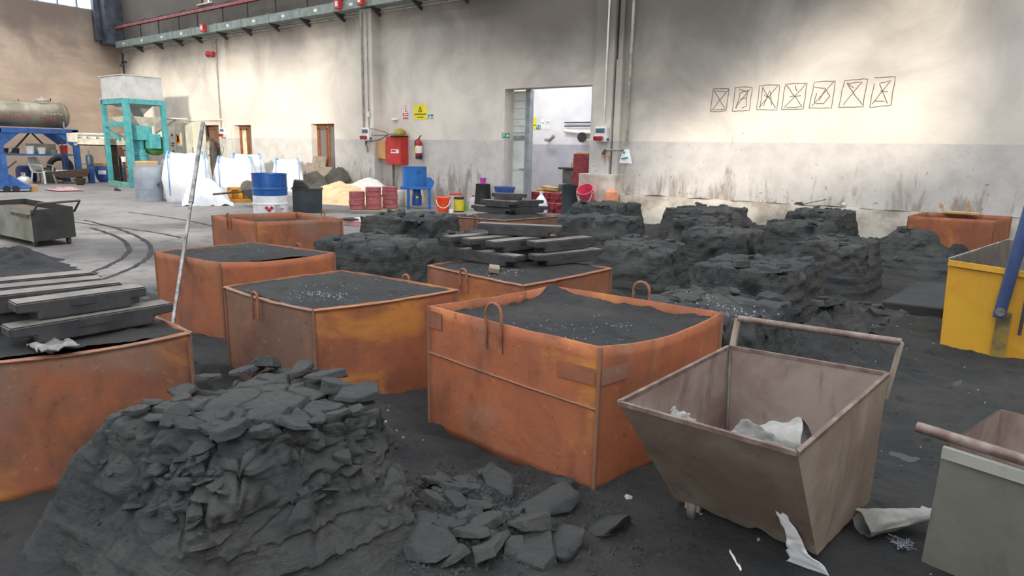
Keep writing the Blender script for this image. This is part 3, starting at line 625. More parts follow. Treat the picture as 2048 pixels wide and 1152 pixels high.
def sand_block(label, base, top, z1, seed, P=176, L=30, R=30, plates=5.0, pl=.02, lay=7, amp=.03, nl=5, dome=0.0, slump=.05, layside=None, cat='sand block', crack=.010, rub=.018):
    cx = sum(p[0] for p in base)/4; cy = sum(p[1] for p in base)/4
    t = thing('sand_block', label, cat, (cx, cy, 0)); rr = random.Random(seed)
    def ring(Q, u):
        k = int(u*4) % 4; f = u*4 - int(u*4); a, b = Q[k], Q[(k+1) % 4]
        p = Vector((a[0]+(b[0]-a[0])*f, a[1]+(b[1]-a[1])*f, 0)); c = Vector((sum(q[0] for q in Q)/4, sum(q[1] for q in Q)/4, 0))
        e = min(f, 1-f); rd = sstep(.13, 0, e) * .09                 # round the corners
        return p + (c-p) * rd, k
    C0 = Vector((cx, cy, 0)); ct = Vector((sum(q[0] for q in top)/4, sum(q[1] for q in top)/4, 0)); vs = []
    def edge_drop(p): return slump * (.5 + .5*fbm((p.x*3.1+seed, p.y*3.1, seed), 4))
    def topz(p, w):
        z = z1 + dome*(1-w*w) - edge_drop(p)*sstep(.55, 1, w)
        ds, ps = noise.voronoi(Vector((p.x*plates, p.y*plates, seed*3.1)))
        h = noise.cell_vector(ps[0]*3.7); tilt = (p - Vector((ps[0].x/plates, ps[0].y/plates, 0)))
        k = .35 + .65 * sstep(.25, .8, w + .3*fbm((p.x*2, p.y*2, seed+5), 3))
        z += pl * k * ((h.x-.5)*1.6 + (tilt.x*(h.y-.5) + tilt.y*(h.z-.5)) * plates * 1.3)
        z -= pl * 1.4 * k * sstep(.10, .0, ds[1]-ds[0])
        return z + .012*fbm((p.x*7, p.y*7, seed), 4) + .003*fbm((p.x*40, p.y*40, seed), 2)
    for j in range(L+1):
        v = j/L
        for i in range(P):
            u = i/P; pb, k = ring(base, u); pt, _ = ring(top, u); p = pb.lerp(pt, v**1.12); out = (pt-ct).normalized()
            z = v; zz = z1*v
            g = (zz*lay/z1 + .25*noise.noise((p.x*1.5, p.y*1.5, seed))) % 1.0
            onlay = 1.0 if layside is None or k in layside else .25
            step = (.016*(1-g) - .012*sstep(.1, 0, g)) * onlay * sstep(.02, .15, v)
            crk = noise.voronoi(Vector((p.x*3.3, p.y*3.3, zz*4.0+seed)))[0]; cd = -crack*sstep(.06, 0, crk[1]-crk[0]) * sstep(.35, .7, v + .35*fbm((p.x*1.7, p.y*1.7, zz*2+seed), 3))
            n1 = fbm((p.x*2.3+seed, p.y*2.3, zz*2.3), 5); n2 = fbm((p.x*13, p.y*13, zz*13+seed), 3)
            bite = -.10*sstep(.25, .7, fbm((p.x*1.9, p.y*1.9, zz*1.9+seed*2.3), 3)) * sstep(.3, .8, v)
            rz = sstep(.45, .95, v + .5*fbm((p.x*2.1+9, p.y*2.1, seed), 3)); n3 = abs(noise.noise((p.x*9+seed, p.y*9, zz*9))); n4 = abs(noise.noise((p.x*19, p.y*19+seed, zz*19)))
            q = p + out*(amp*n1 + .008*n2 + step*(1-.7*rz) + cd + bite + rub*(2.2*n3 + 1.1*n4 - .8)*(.25 + rz))
            zt = topz(q, 1.0)
            vs.append((q.x-cx, q.y-cy, -.05 + (zt+.05)*v))
    Rg = [Vector(vs[L*P+i]) for i in range(P)]
    ctl = ct - C0
    for j in range(1, R):
        w = 1 - j/R
        for i in range(P):
            q = ctl + (Vector((Rg[i].x, Rg[i].y, 0)) - ctl)*w; vs.append((q.x, q.y, topz(q+C0, w)))
    vs.append((ctl.x, ctl.y, topz(ct, 0))); fs = []
    for j in range(L+R-1):
        for i in range(P): fs.append((j*P+i, j*P+(i+1) % P, (j+1)*P+(i+1) % P, (j+1)*P+i))
    for i in range(P): fs.append(((L+R-1)*P+i, (L+R-1)*P+(i+1) % P, len(vs)-1))
    m = MB(); m.add(vs, fs); m.build('sand_body', 'packed', t, True)
    for _ in range(nl):    # broken slabs lying on the top
        u = rr.uniform(.1, .9); v = rr.choice((rr.uniform(.08, .3), rr.uniform(.7, .92), rr.uniform(.1, .9)))
        a, b, c2, d = (Vector((*q, 0)) for q in top); p = a.lerp(b, u).lerp(d.lerp(c2, u), v); s = rr.uniform(.04, .10)
        slab('broken_slab', rr.randint(0, 11), p.x-cx, p.y-cy, topz(p, .6) + s*.08, s, (rr.uniform(-.3, .3), rr.uniform(-.3, .3), rr.uniform(0, 6.28)), t)
    t.empty_display_size = .1; TOPZ[label] = topz
    return t
def grow(Q, d):
    cx = sum(q[0] for q in Q)/4; cy = sum(q[1] for q in Q)/4
    return [(cx + (x-cx)*(1+d/ max(.2, math.hypot(x-cx, y-cy))), cy + (y-cy)*(1+d/max(.2, math.hypot(x-cx, y-cy)))) for x, y in Q]
# the collapsed block in the foreground
S1L = 'large crumbling black sand block in the left foreground with cracked plates on top'
S1 = sand_block(S1L,
   [(-2.72, .60), (-1.62, .70), (-1.42, 1.56), (-2.50, 1.92)], [(-2.42, .88), (-1.84, 1.00), (-1.70, 1.58), (-2.48, 1.60)], .50, 4, P=620, L=150, R=120, plates=6.0, pl=.020, lay=6, amp=.06, nl=0, slump=.05, layside=(1,), crack=.009, rub=.030)
rr = random.Random(31)
cxS, cyS = S1.location.x, S1.location.y
for x, y, s, tl in ((-2.40, 1.52, .085, .3), (-2.47, 1.50, .07, .9), (-2.30, 1.56, .09, .2), (-2.2, 1.54, .07, .2), (-2.08, 1.56, .10, .15), (-1.96, 1.53, .09, .2), (-1.84, 1.53, .10, .25), (-2.40, 1.40, .07, .3), (-2.42, 1.28, .08, .3), (-2.40, 1.15, .065, .3), (-2.36, 1.03, .07, .4), (-2.31, .95, .06, .5), (-2.22, .97, .07, .5), (-2.14, 1.0, .08, .6), (-2.05, 1.0, .075, .5), (-1.97, 1.03, .06, .5), (-1.90, 1.06, .08, .3), (-1.83, 1.12, .06, .3), (-1.80, 1.22, .07, .2), (-1.78, 1.30, .05, .3), (-1.76, 1.37, .05, .3), (-1.75, 1.44, .055, .3), (-1.82, 1.40, .045, .2), (-2.25, 1.42, .05, .2), (-2.12, 1.46, .06, .2), (-1.95, 1.44, .05, .2), (-2.02, 1.10, .05, .3), (-2.30, 1.10, .05, .3), (-1.88, 1.20, .045, .3), (-2.18, 1.08, .045, .4)):
    slab('broken_slab', rr.randint(0, 11), x-cxS, y-cyS, TOPZ[S1L](Vector((x, y, 0)), .6) + s*.10, (s, s*rr.uniform(.75, 1), s*rr.uniform(.6, .9)), (rr.uniform(-tl, tl), rr.uniform(-tl, tl), rr.uniform(0, 6.28)), S1)
from mathutils.bvhtree import BVHTree
_me = [c_ for c_ in S1.children if c_.name.startswith('sand_body')][0].data
_bv = BVHTree.FromPolygons([v.co.copy() for v in _me.vertices], [tuple(p.vertices) for p in _me.polygons])
for k in range(75):   # rubble caught on the slopes of the collapsed block
    f = rr.random()
    if k < 45: x, y = rr.gauss(-1.93, .12), rr.gauss(.93, .055)
    elif k < 60: x, y = rr.gauss(-1.66, .04), rr.gauss(1.4, .12)
    else: x, y = rr.gauss(-2.3, .12), rr.gauss(.83, .05)
    hit = _bv.ray_cast(Vector((x-cxS, y-cyS, 2)), Vector((0, 0, -1)))
    if hit[0] is None: continue
    s = rr.uniform(.012, .05) if k < 60 else rr.uniform(.008, .022)
    (slab if k % 2 else lump)('broken_piece', rr.randint(0, 11), hit[0].x, hit[0].y, hit[0].z + s*.1, (s, s*rr.uniform(.7, 1), s*rr.uniform(.6, 1)), (rr.uniform(-.6, .6), rr.uniform(-.6, .6), rr.uniform(0, 6.28)), S1)
BL = [
 ('black sand block with layered side right behind the large foreground box', [(-1.72, 3.42), (-1.00, 3.44), (-.95, 4.22), (-1.74, 4.12)], .55, 8),
 ('black sand block with a slab-strewn top and sharp layered corner, middle right', [(-1.95, 5.00), (-1.20, 5.08), (-1.17, 6.05), (-1.95, 5.95)], .56, 12),
 ('black sand block beyond the slab-strewn block, near the yellow skip', [(-1.75, 7.20), (-1.08, 7.18), (-1.05, 8.15), (-1.68, 8.15)], .56, 6),
 ('crumbled black sand block behind the middle stack of iron bars', [(-3.12, 5.40), (-2.38, 5.45), (-2.48, 6.25), (-3.2, 6.2)], .56, 9),
 ('black sand block in the middle of the far sand rows', [(-2.95, 7.15), (-2.28, 7.2), (-2.28, 8.2), (-3.0, 8.1)], .56, 7),
 ('black sand block right of the far iron bars with a torn blue wrapper', [(-4.98, 7.40), (-4.12, 7.55), (-4.02, 8.45), (-4.9, 8.35)], .56, 5),
 ('tall black sand block in front of the pink bucket', [(-5.75, 9.05), (-4.90, 9.15), (-4.85, 10.2), (-5.7, 10.0)], .60, 5),
 ('flat-topped black sand block before the white plinth, centre', [(-4.35, 9.75), (-3.4, 9.85), (-3.25, 10.9), (-4.25, 10.75)], .58, 9),
 ('black sand block before the white plinth, under the pencilled boxes', [(-2.80, 10.85), (-1.98, 11.0), (-1.93, 11.95), (-2.75, 11.85)], .58, 9),
 ('low black sand block between the far rows', [(-2.62, 9.05), (-1.85, 9.15), (-1.85, 9.95), (-2.6, 9.85)], .55, 8),
 ('black sand block left of the middle iron bars with a yellow tie on it', [(-5.22, 3.80), (-4.36, 3.90), (-4.32, 4.72), (-5.18, 4.55)], .56, 7),
 ('knobbly black sand block behind the half-empty rusty box', [(-6.35, 5.35), (-5.42, 5.5), (-5.35, 6.35), (-6.3, 6.25)], .62, 8),
 ('low black sand block hiding the front of the far bar box', [(-4.75, 5.05), (-3.95, 5.12), (-3.9, 5.75), (-4.7, 5.7)], .56, 6),
 ('small black sand block between the far rows, left of centre', [(-3.75, 8.55), (-3.1, 8.65), (-3.1, 9.3), (-3.7, 9.2)], .54, 6),
]
for i, (lb, tp, z1, nl) in enumerate(BL):
    sand_block(lb, grow(tp, .13), tp, z1, 20+i*3, nl=nl, P=200 if i < 2 else 150, L=34 if i < 2 else 26, R=34 if i < 2 else 26, lay=6 if i < 2 else 5, plates=5.5, pl=.028, amp=.035, slump=.05)
sand_block('rounded mound of black sand in front of the orange box at the wall', [(-1.55, 8.95), (-.25, 9.05), (-.25, 10.25), (-1.5, 10.2)], [(-1.15, 9.35), (-.72, 9.4), (-.7, 9.85), (-1.1, 9.8)], .54, 91, P=150, L=30, R=16, plates=6, pl=.03, amp=.09, nl=5, slump=.1, cat='sand mound')
sand_block('dark heap of black sand below the layered blocks at right', [(-1.15, 4.75), (-.72, 4.8), (-.62, 5.6), (-1.1, 5.5)], [(-1.05, 5.0), (-.9, 5.02), (-.85, 5.35), (-1.0, 5.3)], .36, 95, P=110, L=22, R=12, plates=7, pl=.03, amp=.07, nl=4, slump=.08, cat='sand mound')
# flat slab beside the yellow skip
m = MB(); m.prism([(-.80, 6.75), (-.33, 6.8), (-.30, 8.3), (-.66, 8.2)], 0, .12); tag(m.build('flat_slab', 'slab_dark', None, False, .015), 'low dark flat slab lying on the floor beside the yellow skip', 'slab')
# loose lumps
G1 = 'lumps fallen beside the collapsed block'
spots = [(-1.27, 1.98, .13), (-1.50, 1.95, .115), (-1.33, 2.17, .075), (-1.02, 2.02, .12), (-1.22, 1.78, .13), (-1.36, 1.70, .08), (-1.46, 1.78, .065), (-1.53, 1.72, .08), (-1.56, 1.84, .06), (-1.62, 1.90, .055), (-1.45, 1.60, .08), (-1.58, 1.66, .06), (-1.66, 1.76, .065), (-1.38, 1.86, .05), (-1.34, 1.60, .07), (-1.70, 1.84, .055), (-1.60, 2.0, .06), (-1.48, 1.49, .07), (-1.08, 1.80, .09), (-1.13, 1.70, .12), (-1.27, 1.60, .12), (-1.40, 1.46, .11), (-1.33, 1.48, .08), (-1.20, 1.66, .06), (-1.52, 1.56, .08), (-1.44, 1.68, .07), (-1.60, 1.78, .075)]
for _ in range(70): spots.append((rr.gauss(-1.50, .15), rr.gauss(1.66, .15), rr.uniform(.014, .042)))
for k, (x, y, s) in enumerate(spots):
    o = (slab if k % 3 else lump)('sand_lump', k*5, x, y, sand_h(x, y) + s*.16, (s, s*rr.uniform(.75, 1), s*rr.uniform(.8, 1.1)), (rr.uniform(-.45, .45), rr.uniform(-.45, .45), rr.uniform(0, 6.28)))
    tag(o, 'largest loose slab of black sand beside the collapsed block' if k == 0 else ('broad black sand slab leaning at the foot of the large foreground box' if k == 2 else 'loose lump of broken black sand on the floor beside the collapsed block'), 'sand lump', G1)
G2 = 'lumps near the yellow skip'
for k in range(16):
    x = rr.uniform(-1.0, -.6); y = rr.uniform(5.2, 7.0); s = rr.uniform(.03, .09)
    o = lump('sand_lump', k, x, y, sand_h(x, y) + s*.15, s, (rr.uniform(-.4, .4), rr.uniform(-.4, .4), rr.uniform(0, 6.28))); tag(o, 'dark sand lump strewn between the layered blocks and the yellow skip', 'sand lump', G2)
P = []; rq = random.Random(77)
for _ in range(2600):
    k = rq.random()
    if k < .45: x, y = rq.gauss(-1.5, .2), rq.gauss(1.66, .2)
    elif k < .6: x, y = rq.gauss(-1.1, .3), rq.gauss(1.95, .25)
    elif k < .8: x, y = rq.gauss(-.85, .15), rq.gauss(5.4, .9)
    else: x, y = rq.uniform(-2.6, .4), rq.uniform(1.5, 6.5)
    P.append((x, y, sand_h(x, y)+.001))
chips('sand_crumbs', P, 'fine crumbs of broken black sand scattered over the floor', .004, .014, 21, 'packed')
P = []
for _ in range(90):
    x = rr.gauss(-2.32, .1); y = rr.gauss(1.98, .06); P.append((x, y, sand_h(x, y)+.003))
chips('metal_chips', P, 'pale grey chips on the sand between the foreground boxes', .003, .008, 9)
P = []
for _ in range(70):
    x = rr.uniform(-1.3, .3); y = rr.uniform(2.0, 6.5); P.append((x, y, sand_h(x, y)+.002))
chips('metal_chips', P, 'odd pale specks scattered over the black floor at right', .003, .009, 10)
P = [(rr.gauss(-1.15, .1), rr.gauss(3.62, .08), .552) for _ in range(60)] + [(rr.gauss(-1.45, .14), rr.gauss(3.8, .12), .552) for _ in range(50)]
chips('metal_chips', P, 'pale specks on top of the sand block behind the large box', .003, .008, 12)

# ------------------------------------------------------------------ cast iron bars with stepped ends
def make_bar(L=.62, w=.115, h=.08):
    m = MB(); st = .085
    prof = [(-L/2, h), (L/2, h), (L/2, h*.48), (L/2-st, h*.42), (L/2-st, 0), (-L/2+st, 0), (-L/2+st, h*.42), (-L/2, h*.48)]
    m.prism(prof, -w/2, w/2, 'y'); me = m.mesh('bar_body'); bm = bmesh.new(); bm.from_mesh(me); bmesh.ops.bevel(bm, geom=bm.edges[:], offset=.006, segments=2, affect='EDGES'); bm.to_mesh(me); bm.free()
    me.materials.append(M['cast_iron']); me.materials.append(M['iron_top'])
    for p in me.polygons: p.material_index = 1 if p.normal.z > .9 and p.center.z > h*.8 else 0
    t = MB(); t.box(-.07, .05, -w/2-.004, -w/2+.004, h*.52, h*.86); tm = t.mesh('cast_pad'); tm.materials.append(M['cast_iron'])
    return me, tm
BAR, PAD = make_bar()
def bar(x, y, z, ang, label, group, sx=1.0, tilt=0.0):
    t = thing('iron_bar', label, 'iron bar', (x, y, z), math.radians(ang), group); t.scale = (sx, 1, 1); t.rotation_euler.y = tilt
    for nm, me in (('bar_body', BAR), ('cast_pad', PAD)):
        o = bpy.data.objects.new(nm, me); COL.objects.link(o); o.parent = t
    return t
g = 'iron bars on the left box'
bar(-3.05, 1.12, .612, 88, 'lowest long iron bar nearest the rim on the left-edge box', g)
bar(-3.34, 1.10, .612, 86, 'iron bar half hidden under the upper row on the left-edge box', g)
bar(-3.60, 1.08, .612, 84, 'rear lower iron bar of the stack on the left-edge box', g)
bar(-3.10, 1.10, .694, 87, 'front upper iron bar with a rough cast pad on the left-edge box', g, .78)
bar(-3.31, 1.03, .694, 81, 'second of the four upper iron bars on the left-edge box', g, .95)
bar(-3.48, 1.02, .694, 78, 'third of the four upper iron bars on the left-edge box', g, .95)
bar(-3.66, 1.05, .694, 80, 'rearmost upper iron bar on the left-edge box', g, .95)
g = 'iron bars on the middle box'
bar(-2.88, 3.56, .632, -2, 'bottom iron bar lying across the left of the middle stack', g); bar(-2.46, 3.95, .632, 75, 'bottom iron bar at the right of the middle stack', g); bar(-2.70, 3.98, .632, 70, 'bottom iron bar at the back of the middle stack', g, .9)
bar(-3.10, 3.78, .714, 76, 'leftmost iron bar of the middle layer in the middle stack', g); bar(-2.93, 3.78, .714, 78, 'second iron bar from the left in the middle layer', g); bar(-2.74, 3.80, .714, 80, 'third and longest-showing iron bar in the middle layer', g); bar(-2.52, 3.96, .714, 77, 'rightmost iron bar of the middle layer in the middle stack', g, .9)
bar(-2.84, 3.90, .796, 24, 'single iron bar lying on top of the middle stack', g)
g = 'iron bars on the far box'
bar(-5.17, 6.52, .636, 2, 'bottom left iron bar on the far box by the doorway', g); bar(-4.84, 6.80, .636, 72, 'bottom right iron bar on the far box by the doorway', g); bar(-5.05, 6.50, .718, 4, 'second-layer left iron bar on the far box', g, .8); bar(-4.86, 6.74, .718, 70, 'second-layer right iron bar on the far box', g, .9); bar(-5.02, 6.66, .80, 24, 'topmost short iron bar on the far box', g, .7)
# small broken brick and rag on the fills
m = MB(); m.box(-.035, .035, -.05, .05, 0, .035); o = m.build('brick_piece', 'grey_board', None, False, .006, loc=(-2.68, 3.40, .612)); o.rotation_euler = (.1, .15, .7); tag(o, 'broken brick piece lying before the middle stack of bars', 'brick')
m = MB(); m.sheet(lambda u, v: (.16*(u-.5), .13*(v-.5), .012 + .02*fbm((u*4, v*4, 2))), 14, 12, .006); o = m.build('grey_rag', 'sheet_grey', None, True, loc=(-2.95, .93, .605)); tag(o, 'crumpled grey rag on the sand at the left edge', 'rag')
# leaning pole
a = Vector((-4.20, 1.94, .03)); b = Vector((-5.58, 3.05, 1.58)); d = b - a
m = MB(); m.tube([a, a + d*.64, a + d*.645], [.013, .013, .014], 10); m.tube([a + d*.60, a + d*.64], .018, 10); m.tube([a+d*.635, b], .0165, 10)
tag(m.build('steel_pole', 'pole_steel'), 'long two-piece steel pole leaning on the third rusty box', 'pole')

# ------------------------------------------------------------------ carts
def quad_shell(m, pts, th=.006):
    a, b, c, d = (Vector(p) for p in pts); n = (b-a).cross(d-a).normalized()*th
    vs = [a, b, c, d, a-n, b-n, c-n, d-n]; m.add(vs, [(0,1,2,3),(7,6,5,4),(0,4,5,1),(1,5,6,2),(2,6,7,3),(3,7,4,0)])
def wheel(t, x, y, z, r, w, ax, mat='grey_steel'):
    m = MB(); m.lathe([(.01, -w/2), (r*.92, -w/2), (r, -w*.3), (r, w*.3), (r*.92, w/2), (.01, w/2)], 20, (x, y, z), ax); return m.build('wheel', mat, t)
t = thing('tipping_cart', 'rusty grey tipping cart with slanted front and tube handle in the right foreground', 'cart', (-.62, 2.35, 0))
F1 = Vector((-.93, 1.85, .60)); F2 = Vector((-.37, 1.83, .60)); K2 = Vector((-.275, 2.77, .60)); K1 = Vector((-.87, 2.73, .60))
f1 = Vector((-.90, 2.32, .06)); f2 = Vector((-.36, 2.27, .06)); k2 = Vector((-.28, 2.80, .06)); k1 = Vector((-.86, 2.78, .06))
O = Vector((-.62, 2.35, 0))
def panel(nm, A, B, C_, D, mo, mi, jag=0.0, th=.005, seed=0):
    """sheet panel A-B top edge, D-C bottom edge; outside and inside skins, bottom edge eaten by rust"""
    n = (B-A).cross(D-A).normalized(); nu, nv = 40, 14
    for skin, mat, off in ((nm, mo, 0), ('inner_skin', mi, -th)):
        m = MB()
        def fn(u, v):
            p = A.lerp(B, u).lerp(D.lerp(C_, u), v*(1 - jag*max(0, noise.noise((u*7+seed, seed, 1))+.1)))
            return p - O + n*(off + .006*math.sin(PI*u)*math.sin(PI*v))
        m.grid(fn, nu, nv); m.build(skin, mat, t, True)
panel('front_panel', F2, F1, f1, f2, 'cart_steel', 'cart_inside', .12, seed=3)
panel('side_panel', K2, F2, f2, k2, 'cart_steel', 'cart_inside', .05, seed=5); panel('side_panel', F1, K1, k1, f1, 'cart_steel', 'cart_inside', .05, seed=6); panel('rear_panel', K1, K2, k2, k1, 'cart_steel', 'cart_inside', 0, seed=7)
m = MB(); m.add([p - O + Vector((0, 0, .02)) for p in (f1, f2, k2, k1)], [(0, 1, 2, 3)]); m.build('floor_plate', 'cart_inside', t, False)
m = MB()
for p, q_ in ((F1, F2), (F2, K2), (K2, K1), (K1, F1)): m.bar(p-O, q_-O, .014, .014)
m.build('rim', 'handle_brown', t)
H1 = Vector((-.86, 2.79, .715)) - O; H2 = Vector((-.25, 2.80, .725)) - O
m = MB(); m.tube([H1, H2], .014, 12); m.build('handle_bar', 'handle_brown', t)
for hp, kp in ((H1, K1-O), (H2, K2-O)): m = MB(); m.bar(kp + Vector((0, .02, -.10)), hp + Vector((0, 0, .0)), .026, .012); m.build('handle_post', 'cart_steel', t)
m = MB(); m.tube([K1-O+Vector((.01, -.012, -.01)), k1-O+Vector((.01, -.012, 0))], .007, 6); m.build('corner_weld', 'sheet_grey', t)
for x in (-.82, -.42):
    wheel(t, x+.62, 2.33-2.35, .045, .045, .03, 'x'); m = MB(); m.box(x+.62-.03, x+.62+.03, -.045, .03, .045, .085); m.build('wheel_bracket', 'cart_steel', t)
for x in (-.80, -.34):
    wheel(t, x+.62, 2.74-2.35, .045, .045, .03, 'x')
# rubbish in and under the cart
def rag(name, loc, sx, sy, amp, mat, label, seed, rot=0., th=.004, curl=0., tilt=(0, 0)):
    m = MB()
    def fn(u, v):
        x = (u-.5)*sx; y = (v-.5)*sy; z = amp*fbm((u*3+seed, v*3, seed), 4) + amp*.5*abs(noise.noise((u*6, v*6, seed))) + curl*(2*u-1)**2
        return (x + .2*amp*noise.noise((v*5, seed, 1)), y, z + amp*.4)
    m.sheet(fn, 26, 22, th); o = m.build(name, mat, None, True, loc=loc); o.rotation_euler = (tilt[0], tilt[1], rot); return tag(o, label, 'paper sack')
def sack(name, base, dir_, ln, r, mat, label, seed, squash=.6, flare=1.6):
    d = Vector(dir_).normalized(); a = d.cross(Vector((0, 0, 1))).normalized(); b = a.cross(d); m = MB(); nu, nv = 36, 16; base = Vector(base)
    def ringp(u, v, k=1.):
        A = 2*PI*u; rr_ = r*(1+(flare-1)*v)*(1+.22*noise.noise((math.cos(A)*1.7+seed, math.sin(A)*1.7, v*3)) + .10*noise.noise((math.cos(A)*5, math.sin(A)*5+seed, v*7)))*k
        return d*(ln*v + .06*r*math.sin(A*3+seed)) + a*(math.cos(A)*rr_) + b*(math.sin(A)*rr_*squash)
    m.grid(lambda u, v: ringp(u, v), nu, nv); m.grid(lambda u, v: ringp(u, v, .94), nu, nv)
    o = m.build(name, mat, None, True, loc=base); return tag(o, label, 'paper sack')
sack('paper_sack', (-.58, 2.20, .40), (.85, .15, .28), .17, .105, 'sheet_grey', 'crumpled grey paper sack bulging out of the rusty tipping cart', 4, .75, 1.25)
rag('torn_paper', (-.50, 2.03, .49), .24, .13, .03, 'sheet_grey', 'torn grey paper flap lying inside the front of the tipping cart', 5, -.1, tilt=(.5, .15))
rag('paper_scrap', (-.80, 2.06, .50), .09, .07, .025, 'sheet_grey', 'small white paper scrap inside the left of the tipping cart', 6, .4, tilt=(.2, .6))
m = MB()
def strip_fn(u, v):
    w = (.035 + .075*u*u + .02*noise.noise((u*6, 2, 2)))*(v-.5)*(1+.3*(u > .75)); x = -.455 + .075*u + .02*noise.noise((u*4, 1, 1)) + w
    yy = 2.20 + .05*u - .025; z = .26*(1-u) + .012 - .0*u; return (x, 2.105 + .145*u + .006*noise.noise((u*9, v*3, 4)), z)
m.sheet(strip_fn, 30, 8, .003); tag(m.build('torn_paper', 'bag_white', None, True), 'strip of torn white paper hanging out of the cart front near its wheel', 'paper')
sack('paper_sack', (-.28, 2.60, .055), (.72, .62, .12), .30, .07, 'sheet_grey', 'twisted grey paper sack on the floor behind the tipping cart', 9, .6, .35)
m = MB(); m.sheet(lambda u, v: (-.62+.07*u, 2.15 - .09*u + .012*v, sand_h(-.6, 2.1) + .012 + .01*noise.noise((u*4, v, 1))), 10, 2, .002); tag(m.build('white_strip', 'bag_white', None, True), 'thin white strip of paper on the black floor before the cart', 'paper')
m = MB(); r = random.Random(2)
for _ in range(14): m.tube([(r.gauss(0, .018), r.gauss(0, .018), abs(r.gauss(.01, .008))) for _ in range(6)], .0016, 4)
tag(m.build('wire_wool', 'chips', None, True, loc=(-.135, 2.60, sand_h(-.13, 2.6)+.005)), 'tangle of bluish wire swarf on the floor between the two carts', 'swarf')
for x, y, s in ((-1.07, 2.26, .016), (-.10, 2.9, .014), (-.78, 2.6, .012)):
    o = lump('pebble', 4, x, y, sand_h(x, y)+.006, s, (0, 0, 1)); o.data = o.data.copy(); o.data.materials.clear(); o.data.materials.append(M['chips'])
    tag(o, 'small pale stone on the floor in front of the tipping cart' if x < -1 else ('small pale stone on the floor beside the grey cropped cart' if x > -.5 else 'small pale stone under the tipping cart'), 'stone')
# second cart, cropped by the frame
t = thing('grey_cart', 'grey-green steel cart with brown tube handle cropped at the right edge', 'cart', (.2, 2.5, 0)); O = Vector((.2, 2.5, 0))
A0 = Vector((-.055, 2.26, .56)); A1 = Vector((.55, 2.12, .56)); B1 = Vector((.66, 2.62, .56)); B0 = Vector((.075, 2.74, .56)); dz = Vector((0, 0, -.5))
panel('front_panel', A1, A0, A0+dz+Vector((-.015, .2, 0)), A1+dz+Vector((.0, .2, 0)), 'cart_green', 'cart_inside', 0, seed=11)
panel('side_panel', A0, B0, B0+dz, A0+dz+Vector((-.015, .2, 0)), 'cart_green', 'cart_inside', 0, seed=12); panel('rear_panel', B0, B1, B1+dz, B0+dz, 'cart_green', 'cart_inside', 0, seed=13); panel('side_panel', B1, A1, A1+dz+Vector((0, .2, 0)), B1+dz, 'cart_green', 'cart_inside', 0, seed=14)
m = MB(); m.bar(A0-O+Vector((0, -.01, -.015)), A1-O+Vector((0, -.01, -.015)), .02, .035); m.build('rim', 'cart_green', t)
m = MB(); m.tube([A0-O+Vector((-.075, .035, .028)), A1-O+Vector((0, -.02, .028))], .017, 12); m.build('handle_bar', 'handle_brown', t)
for k in (.12, .7): wheel(t, k-.2, -.02, .05, .05, .03, 'x'); wheel(t, k-.2, .2, .05, .05, .03, 'x')
# yellow skip with blue lever
t = thing('yellow_skip', 'scratched yellow steel skip with dark grey inside at the right edge', 'skip', (.3, 6.2, 0)); O = Vector((.3, 6.2, 0))
A0 = Vector((-.29, 5.70, .69)); A1 = Vector((1.1, 5.66, .60)); B1 = Vector((1.3, 7.3, .70)); B0 = Vector((.05, 7.45, .70))
a0 = Vector((-.265, 5.75, .015)); a1 = Vector((1.05, 5.7, .015)); b1_ = Vector((1.2, 7.2, .015)); b0_ = Vector((.1, 7.3, .015))
panel('front_panel', A1, A0, a0, a1, 'yellow_paint', 'slab_dark', 0, seed=21); panel('side_panel', A0, B0, b0_, a0, 'yellow_paint', 'grey_steel', 0, seed=22); panel('rear_panel', B0, B1, b1_, b0_, 'yellow_paint', 'grey_steel', 0, seed=23); panel('side_panel', B1, A1, a1, b1_, 'yellow_paint', 'grey_steel', 0, seed=24)
m = MB(); m.bar(A0-O+Vector((0, -.012, -.02)), A1-O+Vector((0, -.012, -.02)), .02, .04); m.build('rim', 'yellow_paint', t)
m = MB(); m.bar(A0-O+Vector((0, 0, .005)), B0-O+Vector((0, 0, .005)), .012, .012); m.build('side_rim', 'sheet_grey', t)
m = MB(); m.bar(Vector((.085, 5.70, .36))-O, Vector((.085, 5.725, .02))-O, .085, .012); m.build('worn_strip', 'yellow_worn', t)
m = MB(); d = Vector((.075, 0, .87)).normalized(); p0 = Vector((.055, 5.62, .33))-O; m.tube([p0, p0+d*1.6], .038, 16); m.build('lever_arm', 'blue_tube', t)
m = MB(); m.lathe([(.005, -.03), (.026, -.03), (.03, -.02), (.03, .05)], 18, (p0.x+.004, p0.y-.03, p0.z+.045), 'y'); m.build('pivot_pin', 'bright_steel', t)
m = MB(); m.bar(Vector((.185, 5.64, .22))-O, Vector((.19, 5.66, .66))-O, .02, .012); m.build('latch_bar', 'dark_steel', t)
# dark cart on the left
t = thing('dark_cart', 'dark grey wheeled cart with a bent handle at the left edge', 'cart', (-10.9, 3.45, 0)); O = Vector((-10.9, 3.45, 0))
A0 = Vector((-12.3, 3.12, .50)); A1 = Vector((-10.36, 3.20, .50)); B1 = Vector((-10.40, 3.72, .52)); B0 = Vector((-12.3, 3.75, .52)); dz = Vector((.0, 0, -.42))
panel('front_panel', A1, A0, A0+dz, A1+dz, 'mint_cart', 'dark_cart', 0, seed=31); panel('end_panel', B1, A1, A1+dz, B1+dz, 'dark_cart', 'dark_cart', 0, seed=32); panel('rear_panel', B0, B1, B1+dz, B0+dz, 'dark_cart', 'dark_cart', 0, seed=33); panel('end_panel', A0, B0, B0+dz, A0+dz, 'dark_cart', 'dark_cart', 0, seed=34)
m = MB(); m.box(-1.38, .5, -.28, .25, .40, .44); m.build('load', 'brown_rust', t)
